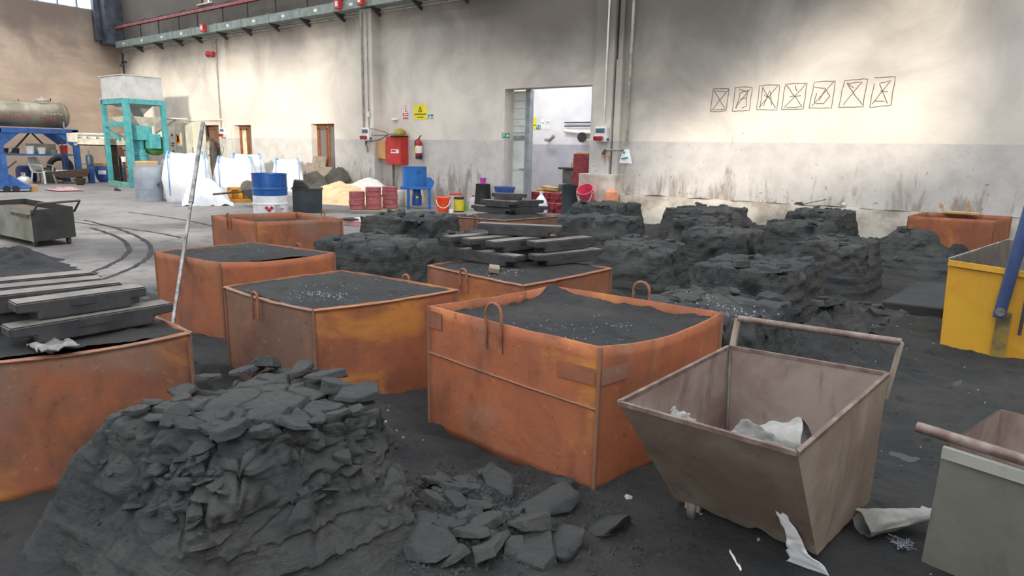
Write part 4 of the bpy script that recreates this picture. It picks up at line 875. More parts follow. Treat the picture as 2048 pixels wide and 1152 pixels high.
m = MB(); m.tube([A1-O+Vector((.01, 0, -.06)), A1-O+Vector((.22, .03, .10)), B1-O+Vector((.26, .0, .10)), B1-O+Vector((.03, .0, -.06))], .016, 10); m.build('handle_bar', 'dark_steel', t)
m = MB(); m.box(-1.3, -.9, -.345, -.335, .22, .36); m.build('paint_patch', 'text_red', t)
for x, y in ((.42, -.2), (.42, .2), (-1.2, -.2), (-1.2, .2)): wheel(t, x, y, .055, .055, .035, 'y', 'brown_rust')

# ------------------------------------------------------------------ cable tray and rail under the roof
t = thing('cable_tray', 'long grey-green cable tray bracketed along the wall under the roof', 'cable tray', (-28.3, 12.4, 4.97))
for k, (a, b) in enumerate(zip([-28.3, -26.88, -25.37, -23.94, -22.66, -21.11, -19.71, -18.25, -16.76, -15.24, -13.8, -12.3, -10.8], [-26.88, -25.37, -23.94, -22.66, -21.11, -19.71, -18.25, -16.76, -15.24, -13.8, -12.3, -10.8, -9.3])):
    m = MB(); m.box(a+28.32, b+28.28, -.2, -.18, .02, .23); m.box(a+28.32, b+28.28, -.2, .16, 0, .02); m.build('tray_length', 'tray_green', t, False)
    m = MB(); m.box(b+28.26, b+28.34, -.212, -.17, -.01, .25); m.build('joint_collar', 'tray_green', t, False)
    m = MB(); m.prism([(-.2, -.01), (.18, -.01), (.18, -.2), (.14, -.2)], b+28.27, b+28.31, 'x'); m.build('bracket', 'dark_steel', t, False)
    m = MB(); m.box((a+b)/2+28.22, (a+b)/2+28.36, -.204, -.2, .08, .15); m.build('paper_label', 'white_plastic', t, False)
t = thing('crane_rail', 'red steel channel running above the cable tray', 'rail', (-28.8, 12.3, 5.65))
m = MB(); m.box(0, 19.5, -.03, -.015, .02, .14); m.box(0, 19.5, -.03, .05, .02, .032); m.box(0, 19.5, -.03, .05, .128, .14); m.build('channel', 'channel_red', t, False)
for x in (-27.84, -26.39, -25.03, -23.61, -22.40, -20.85, -19.46, -18.0, -16.5, -15.0, -13.5, -12.0):
    m = MB(); m.tube([(x+28.8, .01, -.46), (x+28.8, .01, .03)], .022, 8); m.build('hanger', 'dark_steel', t)
    m = MB(); m.bar((x+28.8-.1, .28, .30), (x+28.8, .02, .15), .04, .015); m.build('wall_bracket', 'dark_steel', t)
for lab, x, z in (('red lamp box on the cable tray nearest the far corner', -21.75, 5.0), ('red lamp box on the cable tray above the first pilaster, left one', -14.95, 5.0), ('red lamp box on the cable tray above the first pilaster, right one', -14.05, 5.0)):
    t = thing('lamp_box', lab, 'lamp', (x, 12.13, z)); m = MB(); m.box(-.1, .1, -.06, .06, 0, .24); m.build('housing', 'red_paint', t, False, .01); m = MB(); m.box(-.05, .05, -.066, -.058, .06, .18); m.build('lens', 'white_plastic', t, False)
def pipe(name, pts, r, mat, label, cat='conduit'): m = MB(); m.tube(pts, r, 8); return tag(m.build(name, mat), label, cat)
pipe('conduit', [(-28.9, 12.56, 4.88), (-14.34, 12.56, 4.88)], .028, 'conduit', 'horizontal conduit below the cable tray, left of the pilaster')
pipe('conduit', [(-13.84, 12.56, 4.88), (-8.0, 12.56, 4.88)], .028, 'conduit', 'horizontal conduit below the cable tray, right of the pilaster')
pipe('conduit', [(-21.83, 12.56, 4.86), (-21.83, 12.56, 1.98)], .022, 'conduit', 'vertical conduit running down to the socket box beside the gas bottles')
pipe('conduit', [(-14.22, 12.27, 4.86), (-14.22, 12.27, 1.95)], .026, 'conduit', 'dark vertical conduit on the left of the first pilaster')
pipe('conduit', [(-14.02, 12.28, 4.86), (-14.02, 12.28, 1.94)], .012, 'conduit', 'thin vertical cable on the face of the first pilaster')
pipe('conduit', [(-6.93, 12.40, 9), (-6.93, 12.40, 1.98)], .018, 'rail_white', 'thin white conduit down the door pilaster to the socket box')
pipe('water_pipe', [(-6.45, 12.52, 9), (-6.45, 12.52, 1.55)], .030, 'conduit', 'vertical water pipe right of the door pilaster', 'pipe')
pipe('water_pipe', [(-28.6, 12.55, 4.9), (-28.6, 12.55, 0.1)], .03, 'dark_steel', 'dark vertical pipe in the far corner', 'pipe')
m = MB(); m.box(-24.0, -21.75, 12.54, 12.6, 2.22, 2.27); tag(m.build('cable_trunking', 'rail_white', None, False), 'horizontal white cable trunking above the left window', 'trunking')
t = thing('alarm_horn', 'red alarm horn on the wall beside the left conduit', 'horn', (-21.95, 12.5, 4.38)); m = MB(); m.lathe([(.04, 0), (.05, -.12), (.10, -.26), (.105, -.27)], 14, (0, 0, 0), 'x'); m.build('bell', 'fire_red', t); m = MB(); m.box(-.05, .1, -.05, .08, -.06, .06); m.build('driver', 'fire_red', t)
t = thing('wall_bracket_lamp', 'small dark lamp bracket in the far corner below the rail', 'lamp', (-28.35, 12.5, 4.45)); m = MB(); m.tube([(0, .08, .05), (0, -.1, .05), (.12, -.15, -.02)], .03, 8); m.lathe([(.05, -.1), (.09, -.2)], 10, (.14, -.15, .05)); m.build('lamp_body', 'dark_steel', t)
# ------------------------------------------------------------------ sockets, signs, fire equipment
def socket_box(label, x, z, y, s=1.0):
    t = thing('socket_box', label, 'socket box', (x, y, z))
    m = MB(); m.box(-.15*s, .15*s, -.12, 0, 0, .34*s); m.build('case', 'white_plastic', t, False, .015)
    m = MB(); m.box(-.13*s, .10*s, -.132, -.118, .2*s, .3*s); m.build('breaker_window', 'panel_blue', t, False, .006)
    for dx in (-.09, .03): m = MB(); m.tube([(dx*s, -.10, .09*s), (dx*s, -.2, .07*s)], [.045*s, .055*s], 14); m.build('red_socket', 'socket_red', t)
    m = MB(); m.tube([(.14*s, -.08, .06*s), (.19*s, -.08, .05*s)], .03*s, 10); m.build('blue_socket', 'plastic_blue', t)
    return t
socket_box('grey socket box with red plugs on the first pilaster', -14.05, 1.60, 12.29, .95); socket_box('grey socket box with red plugs on the pilaster right of the door', -6.93, 1.62, 12.40, .9); socket_box('small socket box with plugs beside the left window', -21.6, 1.66, 12.58, .9)
m = MB(); m.box(-.04, .04, -.03, 0, 0, .14); tag(m.build('switch', 'white_plastic', None, False, .008, loc=(-14.02, 12.28, 2.22)), 'small white switch on the thin cable of the pilaster', 'switch')
pipe('tap_pipe', [(-14.1, 12.24, 1.58), (-14.1, 12.22, 1.50), (-14.02, 12.18, 1.44), (-13.96, 12.16, 1.36), (-13.96, 12.16, 1.28)], .028, 'grey_steel', 'short bent grey tap pipe below the pilaster socket box', 'tap')
def cable(pts, label, r=.010):
    P = [Vector(p) for p in pts]; out = []
    for i in range(len(P)-1):
        p0 = P[max(i-1, 0)]; p1 = P[i]; p2 = P[i+1]; p3 = P[min(i+2, len(P)-1)]
        for k in range(6): t_ = k/6; out.append(.5*((2*p1) + (p2-p0)*t_ + (2*p0-5*p1+4*p2-p3)*t_*t_ + (3*p1-p0-3*p2+p3)*t_**3))
    out.append(P[-1]); return pipe('cable', out, r, 'black_rubber', label, 'cable')
cable([(-14.0, 12.2, 1.62), (-13.8, 12.15, 1.58), (-13.5, 12.2, 1.63), (-13.2, 12.25, 1.76), (-13.0, 12.3, 1.76)], 'black cable drooping from the pilaster sockets to the helmet')
cable([(-13.9, 12.2, 1.92), (-13.6, 12.25, 1.86), (-13.45, 12.4, 1.80), (-13.5, 12.4, 1.74), (-13.85, 12.2, 1.74)], 'thin dark cable loop between socket box and red cabinet', .007)
t = thing('fire_cabinet', 'red fire hose cabinet on the wall with a white label', 'cabinet', (-13.15, 12.595, .98))
m = MB(); m.box(-.29, .29, -.25, 0, 0, .73); m.build('body', 'red_paint', t, False, .01); m = MB(); m.box(-.28, .28, -.262, -.25, .012, .718); fd = m.build('door', 'red_paint', t, False, .004); m = MB(); m.box(-.09, .21, -.268, -.262, .30, .40); m.build('white_label', 'white_plastic', fd, False)
m = MB(); m.box(-.07, .10, -.270, -.267, .33, .38); m.build('label_print', 'sign_red', fd, False)
m = MB(); m.tube([(-.18, -.1, 0), (-.18, -.1, -.98)], .03, 10); m.build('feed_pipe', 'grey_steel', t)
t = thing('wooden_box', 'small tan wooden box on the wall left of the red cabinet', 'box', (-13.68, 12.6, 1.12)); m = MB(); m.box(-.17, .17, -.2, 0, 0, .47); m.build('body', 'wood_box', t, False, .006); m = MB(); m.box(-.165, .165, -.21, -.2, .005, .465); m.build('lid', 'wood_box', t, False, .004)
t = thing('safety_helmet', 'dirty yellow safety helmet on top of the red cabinet', 'helmet', (-12.98, 12.42, 1.735)); m = MB(); m.lathe([(.165, 0), (.16, .05), (.14, .12), (.09, .165), (.03, .18), (.002, .182)], 20); m.build('shell', 'helmet', t, True); m = MB(); m.lathe([(.15, .0), (.215, -.005), (.215, .004), (.15, .012)], 24); m.build('brim', 'helmet', t)
m = MB(); m.lathe([(.02, 0), (.24, 0), (.25, .012), (.2, .025), (.02, .028)], 18, (-.05, 0, -.025)); m.build('cap_below', 'black_rubber', t)
t = thing('fire_extinguisher', 'red fire extinguisher hanging on the wall', 'fire extinguisher', (-12.36, 12.48, 1.14)); m = MB(); m.lathe([(.085, .09), (.088, .12), (.088, .40), (.07, .46), (.03, .49), (.025, .52)], 20); m.build('cylinder', 'fire_red', t); m = MB(); m.lathe([(.07, 0), (.089, .01), (.089, .10)], 20); m.build('foot', 'black_rubber', t); m = MB(); m.lathe([(.0895, .16), (.0895, .34)], 20); m.build('paper_label', 'white_plastic', t); m = MB(); m.box(-.05, .02, -.094, -.086, .19, .30); m.build('yellow_label', 'sign_yellow', t, False)
m = MB(); m.bar((0, 0, .53), (.1, -.02, .60), .025, .015); m.bar((0, 0, .52), (.08, -.04, .52), .02, .012); m.build('valve_lever', 'black_rubber', t); m = MB(); m.tube([(-.03, -.02, .5), (-.1, -.03, .46), (-.11, -.03, .3), (-.10, -.03, .2)], .014, 8); m.build('hose', 'black_rubber', t)
def sign(name, label, x0, x1, z0, z1, y, mat, marks):
    t = thing(name, label, 'sign', ((x0+x1)/2, y, z0)); w = x1-x0; h = z1-z0; m = MB(); m.box(-w/2, w/2, -.004, 0, 0, h); pn = m.build('panel', mat, t, False)
    for nm, mt, polys in marks:
        if len(polys) <= 3:
            for pl in polys: m = MB(); m.prism([((p-.5)*w, q*h) for p, q in pl], -.0065, -.004, 'y'); m.build(nm, mt, pn, False)
            continue
        m = MB()
        for pl in polys: m.prism([((p-.5)*w, q*h) for p, q in pl], -.0065, -.004, 'y')
        mk = m.build(nm, mt, pn, False)
        if len(polys) > 6: mk['kind'] = 'stuff'
    return t
def rc(a, b, c, d): return [(a, c), (b, c), (b, d), (a, d)]
tri = [[(.34, .52), (.40, .52), (.5, .82), (.5, .93)], [(.66, .52), (.60, .52), (.5, .82), (.5, .93)], [(.34, .52), (.66, .52), (.63, .57), (.37, .57)], rc(.485, .515, .62, .74), rc(.485, .515, .585, .605)]
ysign = [('warning_triangle', 'sign_ink', tri), ('print', 'sign_ink', [rc(.06+.075*k, .06+.075*k+.055, .32, .42) for k in range(12)] + [rc(.24+.075*k, .24+.075*k+.055, .12, .2) for k in range(7)])]
sign('warning_sign', 'yellow warning sign with a triangle on the wall above the extinguisher', -12.64, -12.18, 2.14, 2.51, WY-.002, 'sign_yellow', ysign)
sign('fire_sign', 'red and white fire hose sign left of the yellow warning sign', -13.06, -12.83, 2.16, 2.52, WY-.002, 'white_plastic', [('pictogram', 'sign_red', [rc(.2, .8, .9, .95), rc(.2, .26, .5, .9), rc(.74, .8, .5, .9), rc(.45, .58, .52, .84), rc(.5, .74, .5, .56)]), ('red_panel', 'sign_red', [rc(.06, .94, .02, .12), rc(.06, .94, .2, .29), rc(.06, .94, .38, .44), rc(.06, .2, .29, .38), rc(.8, .94, .29, .38)])])
sign('exit_sign', 'small green exit sign beside the yellow warning sign', -12.15, -11.94, 2.15, 2.27, WY-.002, 'white_plastic', [('pictogram', 'sign_green', [rc(.05, .4, .55, .92), rc(.05, .3, .1, .4), rc(.5, .95, .5, .95), rc(.5, .95, .08, .3)])])
m = MB(); m.box(-.11, .11, -.06, 0, 0, .055); tag(m.build('emergency_lamp', 'white_plastic', None, False, .012, loc=(-13.33, WY, 2.13)), 'small white emergency lamp left of the fire sign', 'lamp')
sign('exit_sign', 'small green exit sign on the door jamb', -9.74, -9.52, 1.69, 1.80, WY-.004, 'sign_green', [('pictogram', 'white_plastic', [rc(.1, .35, .55, .8), rc(.1, .3, .2, .35), rc(.6, .68, .2, .8), rc(.75, .9, .3, .7)])])
sign('warning_sign', 'yellow warning sign on the annex wall seen through the doorway', -11.0, -10.66, 1.98, 2.31, 15.298, 'sign_yellow', ysign)
sign('exit_sign', 'green exit sign on the annex wall seen through the doorway', -10.65, -10.51, 1.99, 2.1, 15.298, 'sign_green', [('pictogram', 'white_plastic', [rc(.1, .4, .5, .8), rc(.6, .9, .2, .6)])])
sign('notice_sheet', 'white paper notice beside the signs on the annex wall, left one', -10.50, -10.36, 2.0, 2.27, 15.298, 'white_plastic', [('print', 'panel_blue', [rc(.2, .8, .6, .63), rc(.2, .8, .5, .53)])])
sign('notice_sheet', 'white paper notice with print on the annex wall, right one', -10.34, -10.2, 1.99, 2.26, 15.298, 'white_plastic', [('print', 'panel_blue', [rc(.15, .85, .68, .74), rc(.2, .8, .5, .54)])])
sign('notice_sheet', 'pinkish notice sheet below the yellow sign on the annex wall', -11.0, -10.72, 1.66, 1.96, 15.298, 'white_plastic', [('print', 'cloth_pink', [rc(.2, .7, .85, .95), rc(.25, .6, .3, .7), rc(.55, .75, .1, .2)])])
pipe('elbow_pipe', [(-10.19, 15.3, 1.72), (-10.19, 15.1, 1.72), (-10.0, 15.05, 1.73), (-9.88, 15.03, 1.82)], .05, 'gas_grey', 'bent grey pipe stub sticking out of the annex wall', 'pipe')
t = thing('valve_pipes', 'horizontal pipes with a round hand wheel on the annex wall', 'pipes', (-9.3, 15.24, 1.9)); 
for z in (.26, .17): m = MB(); m.tube([(-.4, 0, z), (.7, 0, z)], .016, 8); m.build('pipe', 'dark_steel', t)
m = MB(); m.tube([(-.4, 0, .05), (.1, 0, 0), (.7, 0, 0)], .05, 10); m.build('white_pipe', 'rail_white', t)
m = MB(); m.lathe([(.1, -.08), (.13, -.08), (.13, -.05), (.1, -.05)], 20, (.22, -.05, -.12), 'y'); m.box(.1, .34, -.125, -.11, -.13, -.11); m.box(.21, .23, -.125, -.11, -.24, 0); m.build('hand_wheel', 'black_rubber', t)
t = thing('wash_tap', 'tap on a horizontal pipe with rust-stained plaster below', 'tap', (-6.6, 12.38, 1.46)); m = MB(); m.tube([(-.25, 0, 0), (.17, 0, 0), (.17, .1, .02)], .022, 8); m.build('feed_pipe', 'conduit', t); m = MB(); m.tube([(-.25, 0, .01), (-.27, -.03, -.05), (-.27, -.04, -.09)], [.022, .03, .045], 10); m.build('spout', 'brown_rust', t)
m = MB()
for k in range(7): m.prism([(-.36+.03*k, -.12), (-.345+.03*k, -.12), (-.35+.03*k, -.22-.05*((k*5) % 4))], .035, .037, 'y')
m.build('rust_stain', 'orange_barrel', t, False)
t = thing('carrier_bag', 'white printed carrier bag hanging from the tap pipe', 'bag', (-6.38, 12.4, 1.2))
m = MB(); m.grid(lambda u, v: ((u-.5)*(.30-.18*v), -.05*math.sin(PI*u)*(1-.5*v)-.01, .28*v + .015*noise.noise((u*5, v*4, 3))), 12, 12); m.grid(lambda u, v: ((u-.5)*(.30-.18*v), .03*math.sin(PI*u)*(1-.5*v), .28*v+ .015*noise.noise((u*5, v*4, 3))), 12, 12); m.build('bag_body', 'bag_white', t, True)
m = MB(); m.prism([(-.08, .07), (.08, .10), (.08, .13), (-.06, .10)], -.075, -.066, 'y'); m.prism([(-.06, .19), (.0, .2), (-.02, .24)], -.06, -.05, 'y'); m.build('print', 'sign_green', t, False)
t = thing('wall_phone', 'grey box with a dark handset on the door jamb', 'phone', (-7.42, 13.0, 1.45)); m = MB(); m.box(-.1, .1, -.08, 0, .05, .27); m.build('case', 'grey_frame', t, False, .01); m = MB(); m.tube([(.05, -.1, .1), (.05, -.11, -.02)], [.02, .04], 8); m.build('handset', 'black_rubber', t)

# ------------------------------------------------------------------ things by the doorway
def bucket(name, label, x, y, r, h, mat, z=0., handle=None, lid=None, taper=.82, rot=0, tilt=0.):
    t = thing(name, label, 'bucket', (x, y, z)); t.rotation_euler = (0, tilt, rot); m = MB()
    m.lathe([(.01, .004), (r*taper-.006, .004), (r-.008, h), (r+.006, h), (r+.006, h-.02), (r, h-.03), (r*(taper+.1*(1-taper)*5), h*.5), (r*taper, 0), (.01, 0)], 22); m.build('body', mat, t)
    if lid: m = MB(); m.lathe([(.01, h+.002), (r+.012, h+.002), (r+.012, h+.03), (r*.9, h+.04), (.01, h+.042)], 22); m.build('lid', lid, t)
    if handle: m = MB(); m.tube([(r*math.cos(a), -r*.35-abs(math.sin(a))*r*.9, h*.93 - .18*abs(math.sin(a))) for a in [PI*k/12 for k in range(13)]], .008, 8); m.build('handle', handle, t)
    return t
bucket('bucket', 'bright orange bucket with white band and handle by the wall', -10.38, 11.25, .155, .30, 'orange_plastic', handle='white_plastic', lid='orange_plastic', rot=facing(-10.4, 11.2))
bucket('bucket', 'red-lidded bucket behind the yellow can', -10.62, 11.95, .14, .34, 'white_plastic', lid='red_paint')
t = thing('paint_can', 'yellow labelled metal can beside the orange bucket', 'can', (-10.12, 11.5, 0)); m = MB(); m.lathe([(.01, 0), (.115, 0), (.115, .33), (.10, .335), (.01, .33)], 20); m.build('body', 'can_yellow', t); m = MB(); m.lathe([(.117, .29), (.12, .31), (.117, .335), (.1, .34)], 20); m.build('rim', 'black_rubber', t); m = MB(); m.lathe([(.1165, .0), (.1165, .03)], 20); m.build('foot', 'black_rubber', t)
t = thing('jerry_can', 'white plastic jerry can with a red cap against the wall', 'canister', (-10.2, 12.25, 0), .1); m = MB(); m.prism([(-.17, 0), (.17, 0), (.17, .24), (.08, .30), (-.08, .30), (-.17, .27)], -.09, .09, 'y'); m.build('body', 'white_plastic', t, False, .02); m = MB(); m.lathe([(.03, .28), (.03, .335), (.01, .34)], 12, (-.11, 0, 0)); m.build('cap', 'red_paint', t); m = MB(); m.tube([(-.04, 0, .29), (0, 0, .345), (.1, 0, .30)], .014, 8); m.build('grip', 'white_plastic', t)
m = MB(); m.lathe([(.01, 0), (.04, 0), (.045, .14), (.04, .14), (.036, .01)], 14); tag(m.build('green_cup', 'green_plastic', None, loc=(-10.13, 11.75, 0)), 'small green cup between the yellow can and the canister', 'cup')
m = MB(); m.lathe([(.01, 0), (.06, 0), (.055, .1), (.03, .13), (.01, .13)], 12); tag(m.build('metal_tin', 'silver', None, loc=(-9.72, 10.8, 0)), 'small shiny tin in front of the yellow can', 'tin')
bucket('dark_tub', 'black glossy tub upside down by the door jamb', -9.98, 12.2, .17, .62, 'black_rubber', taper=1.25)
bucket('purple_cup', 'purple plastic cup standing on the black tub', -9.98, 12.2, .075, .14, 'purple_plastic', z=.623)
m = MB(); m.box(-.2, .2, -.18, .18, 0, .42); tag(m.build('wooden_crate', 'brown_board', None, False, .01, loc=(-9.35, 12.25, 0)), 'dark crate under the blue basin at the door', 'crate')
m = MB(); m.lathe([(.01, 0), (.19, 0), (.24, .16), (.25, .16), (.25, .15), (.2, -.0)], 24); tag(m.build('blue_basin', 'plastic_blue', None, loc=(-9.35, 12.22, .425)), 'blue plastic basin on the crate at the door', 'basin')
t = thing('rubbish_bag', 'white knotted plastic bag in front of the brick pile', 'bag', (-8.55, 12.55, 0)); m = MB(); m.lathe([(.02, 0), (.15, .02), (.17, .15), (.12, .32), (.03, .44), (.05, .5)], 14); m.build('bag_body', 'bag_white', t)
bucket('dark_pail', 'dark greenish metal pail left of the pink bucket', -7.72, 12.42, .17, .70, 'dark_bin', taper=.95)
t = bucket('pink_bucket', 'pink plastic bucket leaning on the white door plinth', -7.0, 12.02, .17, .34, 'pink_plastic', z=.40, rot=facing(-7, 12), handle='rail_white', tilt=0); t.rotation_euler = (math.radians(38), 0, .15)
m = MB(); m.box(-.25, .3, -.2, .2, 0, .38); tag(m.build('wooden_crate', 'brown_board', None, False, .01, loc=(-6.95, 12.0, 0)), 'low crate under the pink bucket at the door plinth', 'crate')
t = thing('orange_sack', 'peach-coloured sack slumped behind the pink bucket', 'sack', (-6.48, 12.05, 0)); m = MB(); m.lathe([(.02, 0), (.14, .02), (.15, .4), (.12, .62), (.05, .68)], 12); m.build('sack_body', 'orange_bag', t)
BR = MB(); BR.box(-.1, .1, -.055, .055, 0, .07); BRM = BR.mesh('brick'); BRM.materials.append(M['red_brick']); r = random.Random(5)
for k in range(84):
    row = k % 14; lay = (k // 14) % 3; dep = k // 42; x = -9.45 + row*.103 + r.uniform(-.02, .02); y = 13.05 + dep*.26 + r.uniform(-.04, .04); h = lay*.075
    o = bpy.data.objects.new('brick', BRM); COL.objects.link(o); o.location = (x, y, h + .0 + (.22 if dep else .0)); o.rotation_euler = (0, 0, PI/2 + r.uniform(-.18, .18)); tag(o, 'dark red brick lying in the low pile behind the doorway', 'brick', 'bricks piled behind the doorway')
m = MB(); m.box(-9.5, -8.0, 13.2, 13.5, 0, .215); tag(m.build('pallet', 'brown_board', None, False), 'low pallet under the rear bricks behind the doorway', 'pallet')
for k in range(7):
    m = MB(); w = r.uniform(.14, .24); m.box(-w, w, -.15, .15, 0, .09); o = m.build('cardboard_piece', 'cardboard', None, False, .008, loc=(-9.5 + .17*k, 13.85 + .1*(k % 2), .28 + .09*(k % 3) * (1 if k < 4 else .4))); o.rotation_euler = (r.uniform(-.15, .15), r.uniform(-.1, .1), r.uniform(-.3, .3)); tag(o, 'flattened cardboard piece on the pile behind the bricks', 'cardboard', 'cardboard pieces behind the bricks')
m = MB(); m.box(-9.75, -8.2, 13.65, 14.15, 0, .28); tag(m.build('cardboard_box', 'cardboard', None, False, .01), 'wide low cardboard box behind the bricks', 'box')
cb = MB(); cb.box(-.15, .15, -.14, .14, 0, .103); CBM = cb.mesh('core_block'); CBM.materials.append(M['red_brick'])
for col, (x, y, n) in enumerate(((-7.83, 13.1, 13), (-7.60, 13.35, 12))):
    for k in range(n):
        o = bpy.data.objects.new('red_block', CBM); COL.objects.link(o); o.location = (x + r.uniform(-.006, .006), y, .105*k); tag(o, 'dark red block in the tall left column beside the door' if col == 0 else 'dark red block in the tall right column beside the door', 'block', 'dark red blocks stacked by the door, left column' if col == 0 else 'dark red blocks stacked by the door, right column')
t = thing('valve_casting', 'grey cast flange block with round openings in the annex', 'casting', (-8.62, 14.1, 0)); m = MB(); m.box(-.36, .3, -.2, .2, 0, .62); m.build('lower_body', 'casting_grey', t, False, .03); m = MB(); m.box(-.26, .3, -.18, .18, .64, .98); m.build('upper_body', 'casting_grey', t, False, .03); m = MB(); m.box(-.36, .32, -.22, .22, .98, 1.03); m.build('top_plate', 'dark_steel', t, False, .008)
for x, z, rr_ in ((.0, .36, .14), (-.22, .36, .09)):
    m = MB(); m.lathe([(rr_*.55, .0), (rr_*.55, -.06), (rr_, -.06), (rr_, 0)], 20, (x, -.2, z), 'y'); m.build('flange', 'gas_grey', t); m = MB(); m.lathe([(.005, -.012), (rr_*.56, -.012), (rr_*.56, 0), (.005, 0)], 16, (x, -.2, z), 'y'); m.build('bore', 'black_rubber', t)
for k in range(3): m = MB(); m.box(-.16+.03*k, .2, -.15, .15, 0, .12); tag(m.build('wood_piece', 'cardboard', None, False, .01, loc=(-8.5+.04*k, 14.1, 1.035+.125*k)), ('lowest', 'middle', 'topmost')[k] + ' pale block on top of the grey casting', 'block')
# ------------------------------------------------------------------ blue mixer, pink sleeves, floor clutter
t = thing('blue_mixer', 'blue steel drum mixer on four legs against the wall', 'mixer', (-11.35, 11.35, 0), facing(-11.35, 11.35))
m = MB(); m.lathe([(.01, .53), (.29, .53), (.29, .99), (.275, .99), (.275, .56), (.01, .56)], 30, (-.03, 0, 0)); m.build('tub', 'mixer_blue', t); m = MB(); m.box(-.36, .36, -.30, .30, .47, .53); m.build('table', 'mixer_blue', t, False, .008); m = MB(); m.prism([(.26, .5), (.38, .5), (.44, .64), (.36, .74), (.26, .75)], -.2, -.18, 'y'); m.build('chute', 'mixer_blue', t, False)
for x in (-.18, .32):
    for y in (-.26, .26): m = MB(); m.box(x-.03, x+.03, y-.03, y+.03, 0, .47); m.build('leg', 'mixer_blue', t, False)
m = MB(); m.lathe([(.02, .06), (.12, .08), (.12, .3), (.10, .34), (.10, .46)], 18, (.02, 0, 0)); m.build('motor', 'drum_blue', t); m = MB(); m.box(.0, .06, -.127, -.118, .26, .3); m.build('rating_plate', 'sign_yellow', t, False)
m = MB(); m.bar((.02, -.3, .86), (.1, -.29, .88), .02, .02); m.build('latch', 'dark_steel', t)
m = MB(); m.lathe([(.01, 0), (.11, 0), (.12, .02), (.12, .34), (.08, .40), (.01, .4)], 18); tag(m.build('plastic_keg', 'offwhite', None, loc=(-12.05, 11.5, 0)), 'off-white plastic keg beside the blue mixer', 'keg')
RG = MB(); RG.lathe([(.09, 0), (.145, 0), (.155, .01), (.15, .05), (.155, .09), (.145, .1), (.09, .1)], 22); RGM = RG.mesh('pink_ring', 'auto'); RGM.materials.append(M['pink_sleeve'])
for x, y, n, wh in ((-11.55, 9.72, 4, 'left'), (-11.32, 10.0, 5, 'front'), (-11.28, 10.45, 5, 'right')):
    for k in range(n):
        o = bpy.data.objects.new('pink_sleeve', RGM); COL.objects.link(o); o.location = (x + r.uniform(-.008, .008), y + r.uniform(-.008, .008), .07 + .097*k); o.scale = (1.12, 1.12, .97); tag(o, 'pink insulating sleeve in the %s stack beside the sand heap' % wh, 'sleeve', 'pink sleeves, %s stack' % wh)
m = MB(); m.box(-.45, .45, -.42, .42, 0, .065); o = m.build('pallet', 'grey_board', None, False, .01, loc=(-11.3, 10.05, 0)); o.rotation_euler.z = .6; tag(o, 'thin board pallet under the pink sleeves', 'pallet')
t = thing('rubbish_pallet', 'small heap of boards and lids on the floor behind the sand blocks', 'boards', (-9.5, 8.1, 0)); m = MB(); m.box(-.28, .25, -.2, .2, 0, .1); m.build('base_box', 'cloth_pink', t, False, .01); m = MB(); m.box(-.1, .28, -.1, .16, .1, .14); m.build('white_board', 'white_plastic', t, False); m = MB(); m.lathe([(.01, .101), (.18, .101), (.18, .125), (.01, .13)], 20, (-.15, -.1, 0)); m.build('black_lid', 'black_rubber', t)
# tan sand heap with sheets
m = MB()
def heap(u, v):
    x = -2.0 + 4.0*u; y = -1.1 + 2.2*v; d = math.hypot(x/1.75, y/.95); z = .52*max(0, 1-d)**.8*(1+.2*fbm((x*2, y*2, 1))) + .02*fbm((x*6, y*6, 2))*sstep(1.2, .8, d) - .03*sstep(.9, 1.1, d); return (x, y, z)
m.grid(heap, 70, 44); o = m.build('sand_heap', 'tan_sand', None, True, loc=(-14.1, 11.4, 0)); tag(o, 'heap of pale tan sand on the floor below the window', 'sand', kind='stuff')
m = MB(); m.sheet(lambda u, v: (-15.6 + 2.7*u, 11.55 + .8*v - .25*u, .12 + .50*math.exp(-((u-.62)/.35)**2)*(.5+.5*v) + .05*noise.noise((u*7, v*4, 6))), 40, 14, .008); tag(m.build('plastic_sheet', 'plastic_sheet', None, True), 'white plastic sheet draped over the back of the tan sand heap', 'sheet')
m = MB()
def tarp(u, v):
    x = -16.9 + 1.9*u; y = 11.7 + .75*v; z = .30 + .55*math.exp(-((u-.72)/.26)**2) * (.4+.6*v) + .38*math.exp(-((u-.15)/.2)**2)*(.5+.5*v) + .16*fbm((u*4, v*3, 2), 4) - .25*(1-v)**2; return (x + .1*noise.noise((v*4, u*3, 1)), y + .08*noise.noise((u*6, v*4, 5)), max(.01, z))
m.sheet(tarp, 56, 30, .01); tag(m.build('grey_tarpaulin', 'tarp', None, True), 'crumpled dark grey tarpaulin heaped below the window', 'tarpaulin')
for k, (x, h, w) in enumerate(((-16.75, .95, .3), (-16.5, 1.15, .28), (-16.2, .85, .26))):
    m = MB(); m.box(-w, w, -.02, .02, 0, h); o = m.build('board', 'grey_board', None, False, .004, loc=(x, 12.28+.03*k, 0)); o.rotation_euler = (math.radians(-12), 0, .08*k); tag(o, ('left', 'tall middle', 'right')[k] + ' grey-brown board leaning below the window behind the tarpaulin', 'board')
pipe('stick', [(-18.0, 12.2, .92), (-17.2, 12.25, .80)], .02, 'brown_board', 'thin wooden stick resting on the tarpaulin', 'stick')
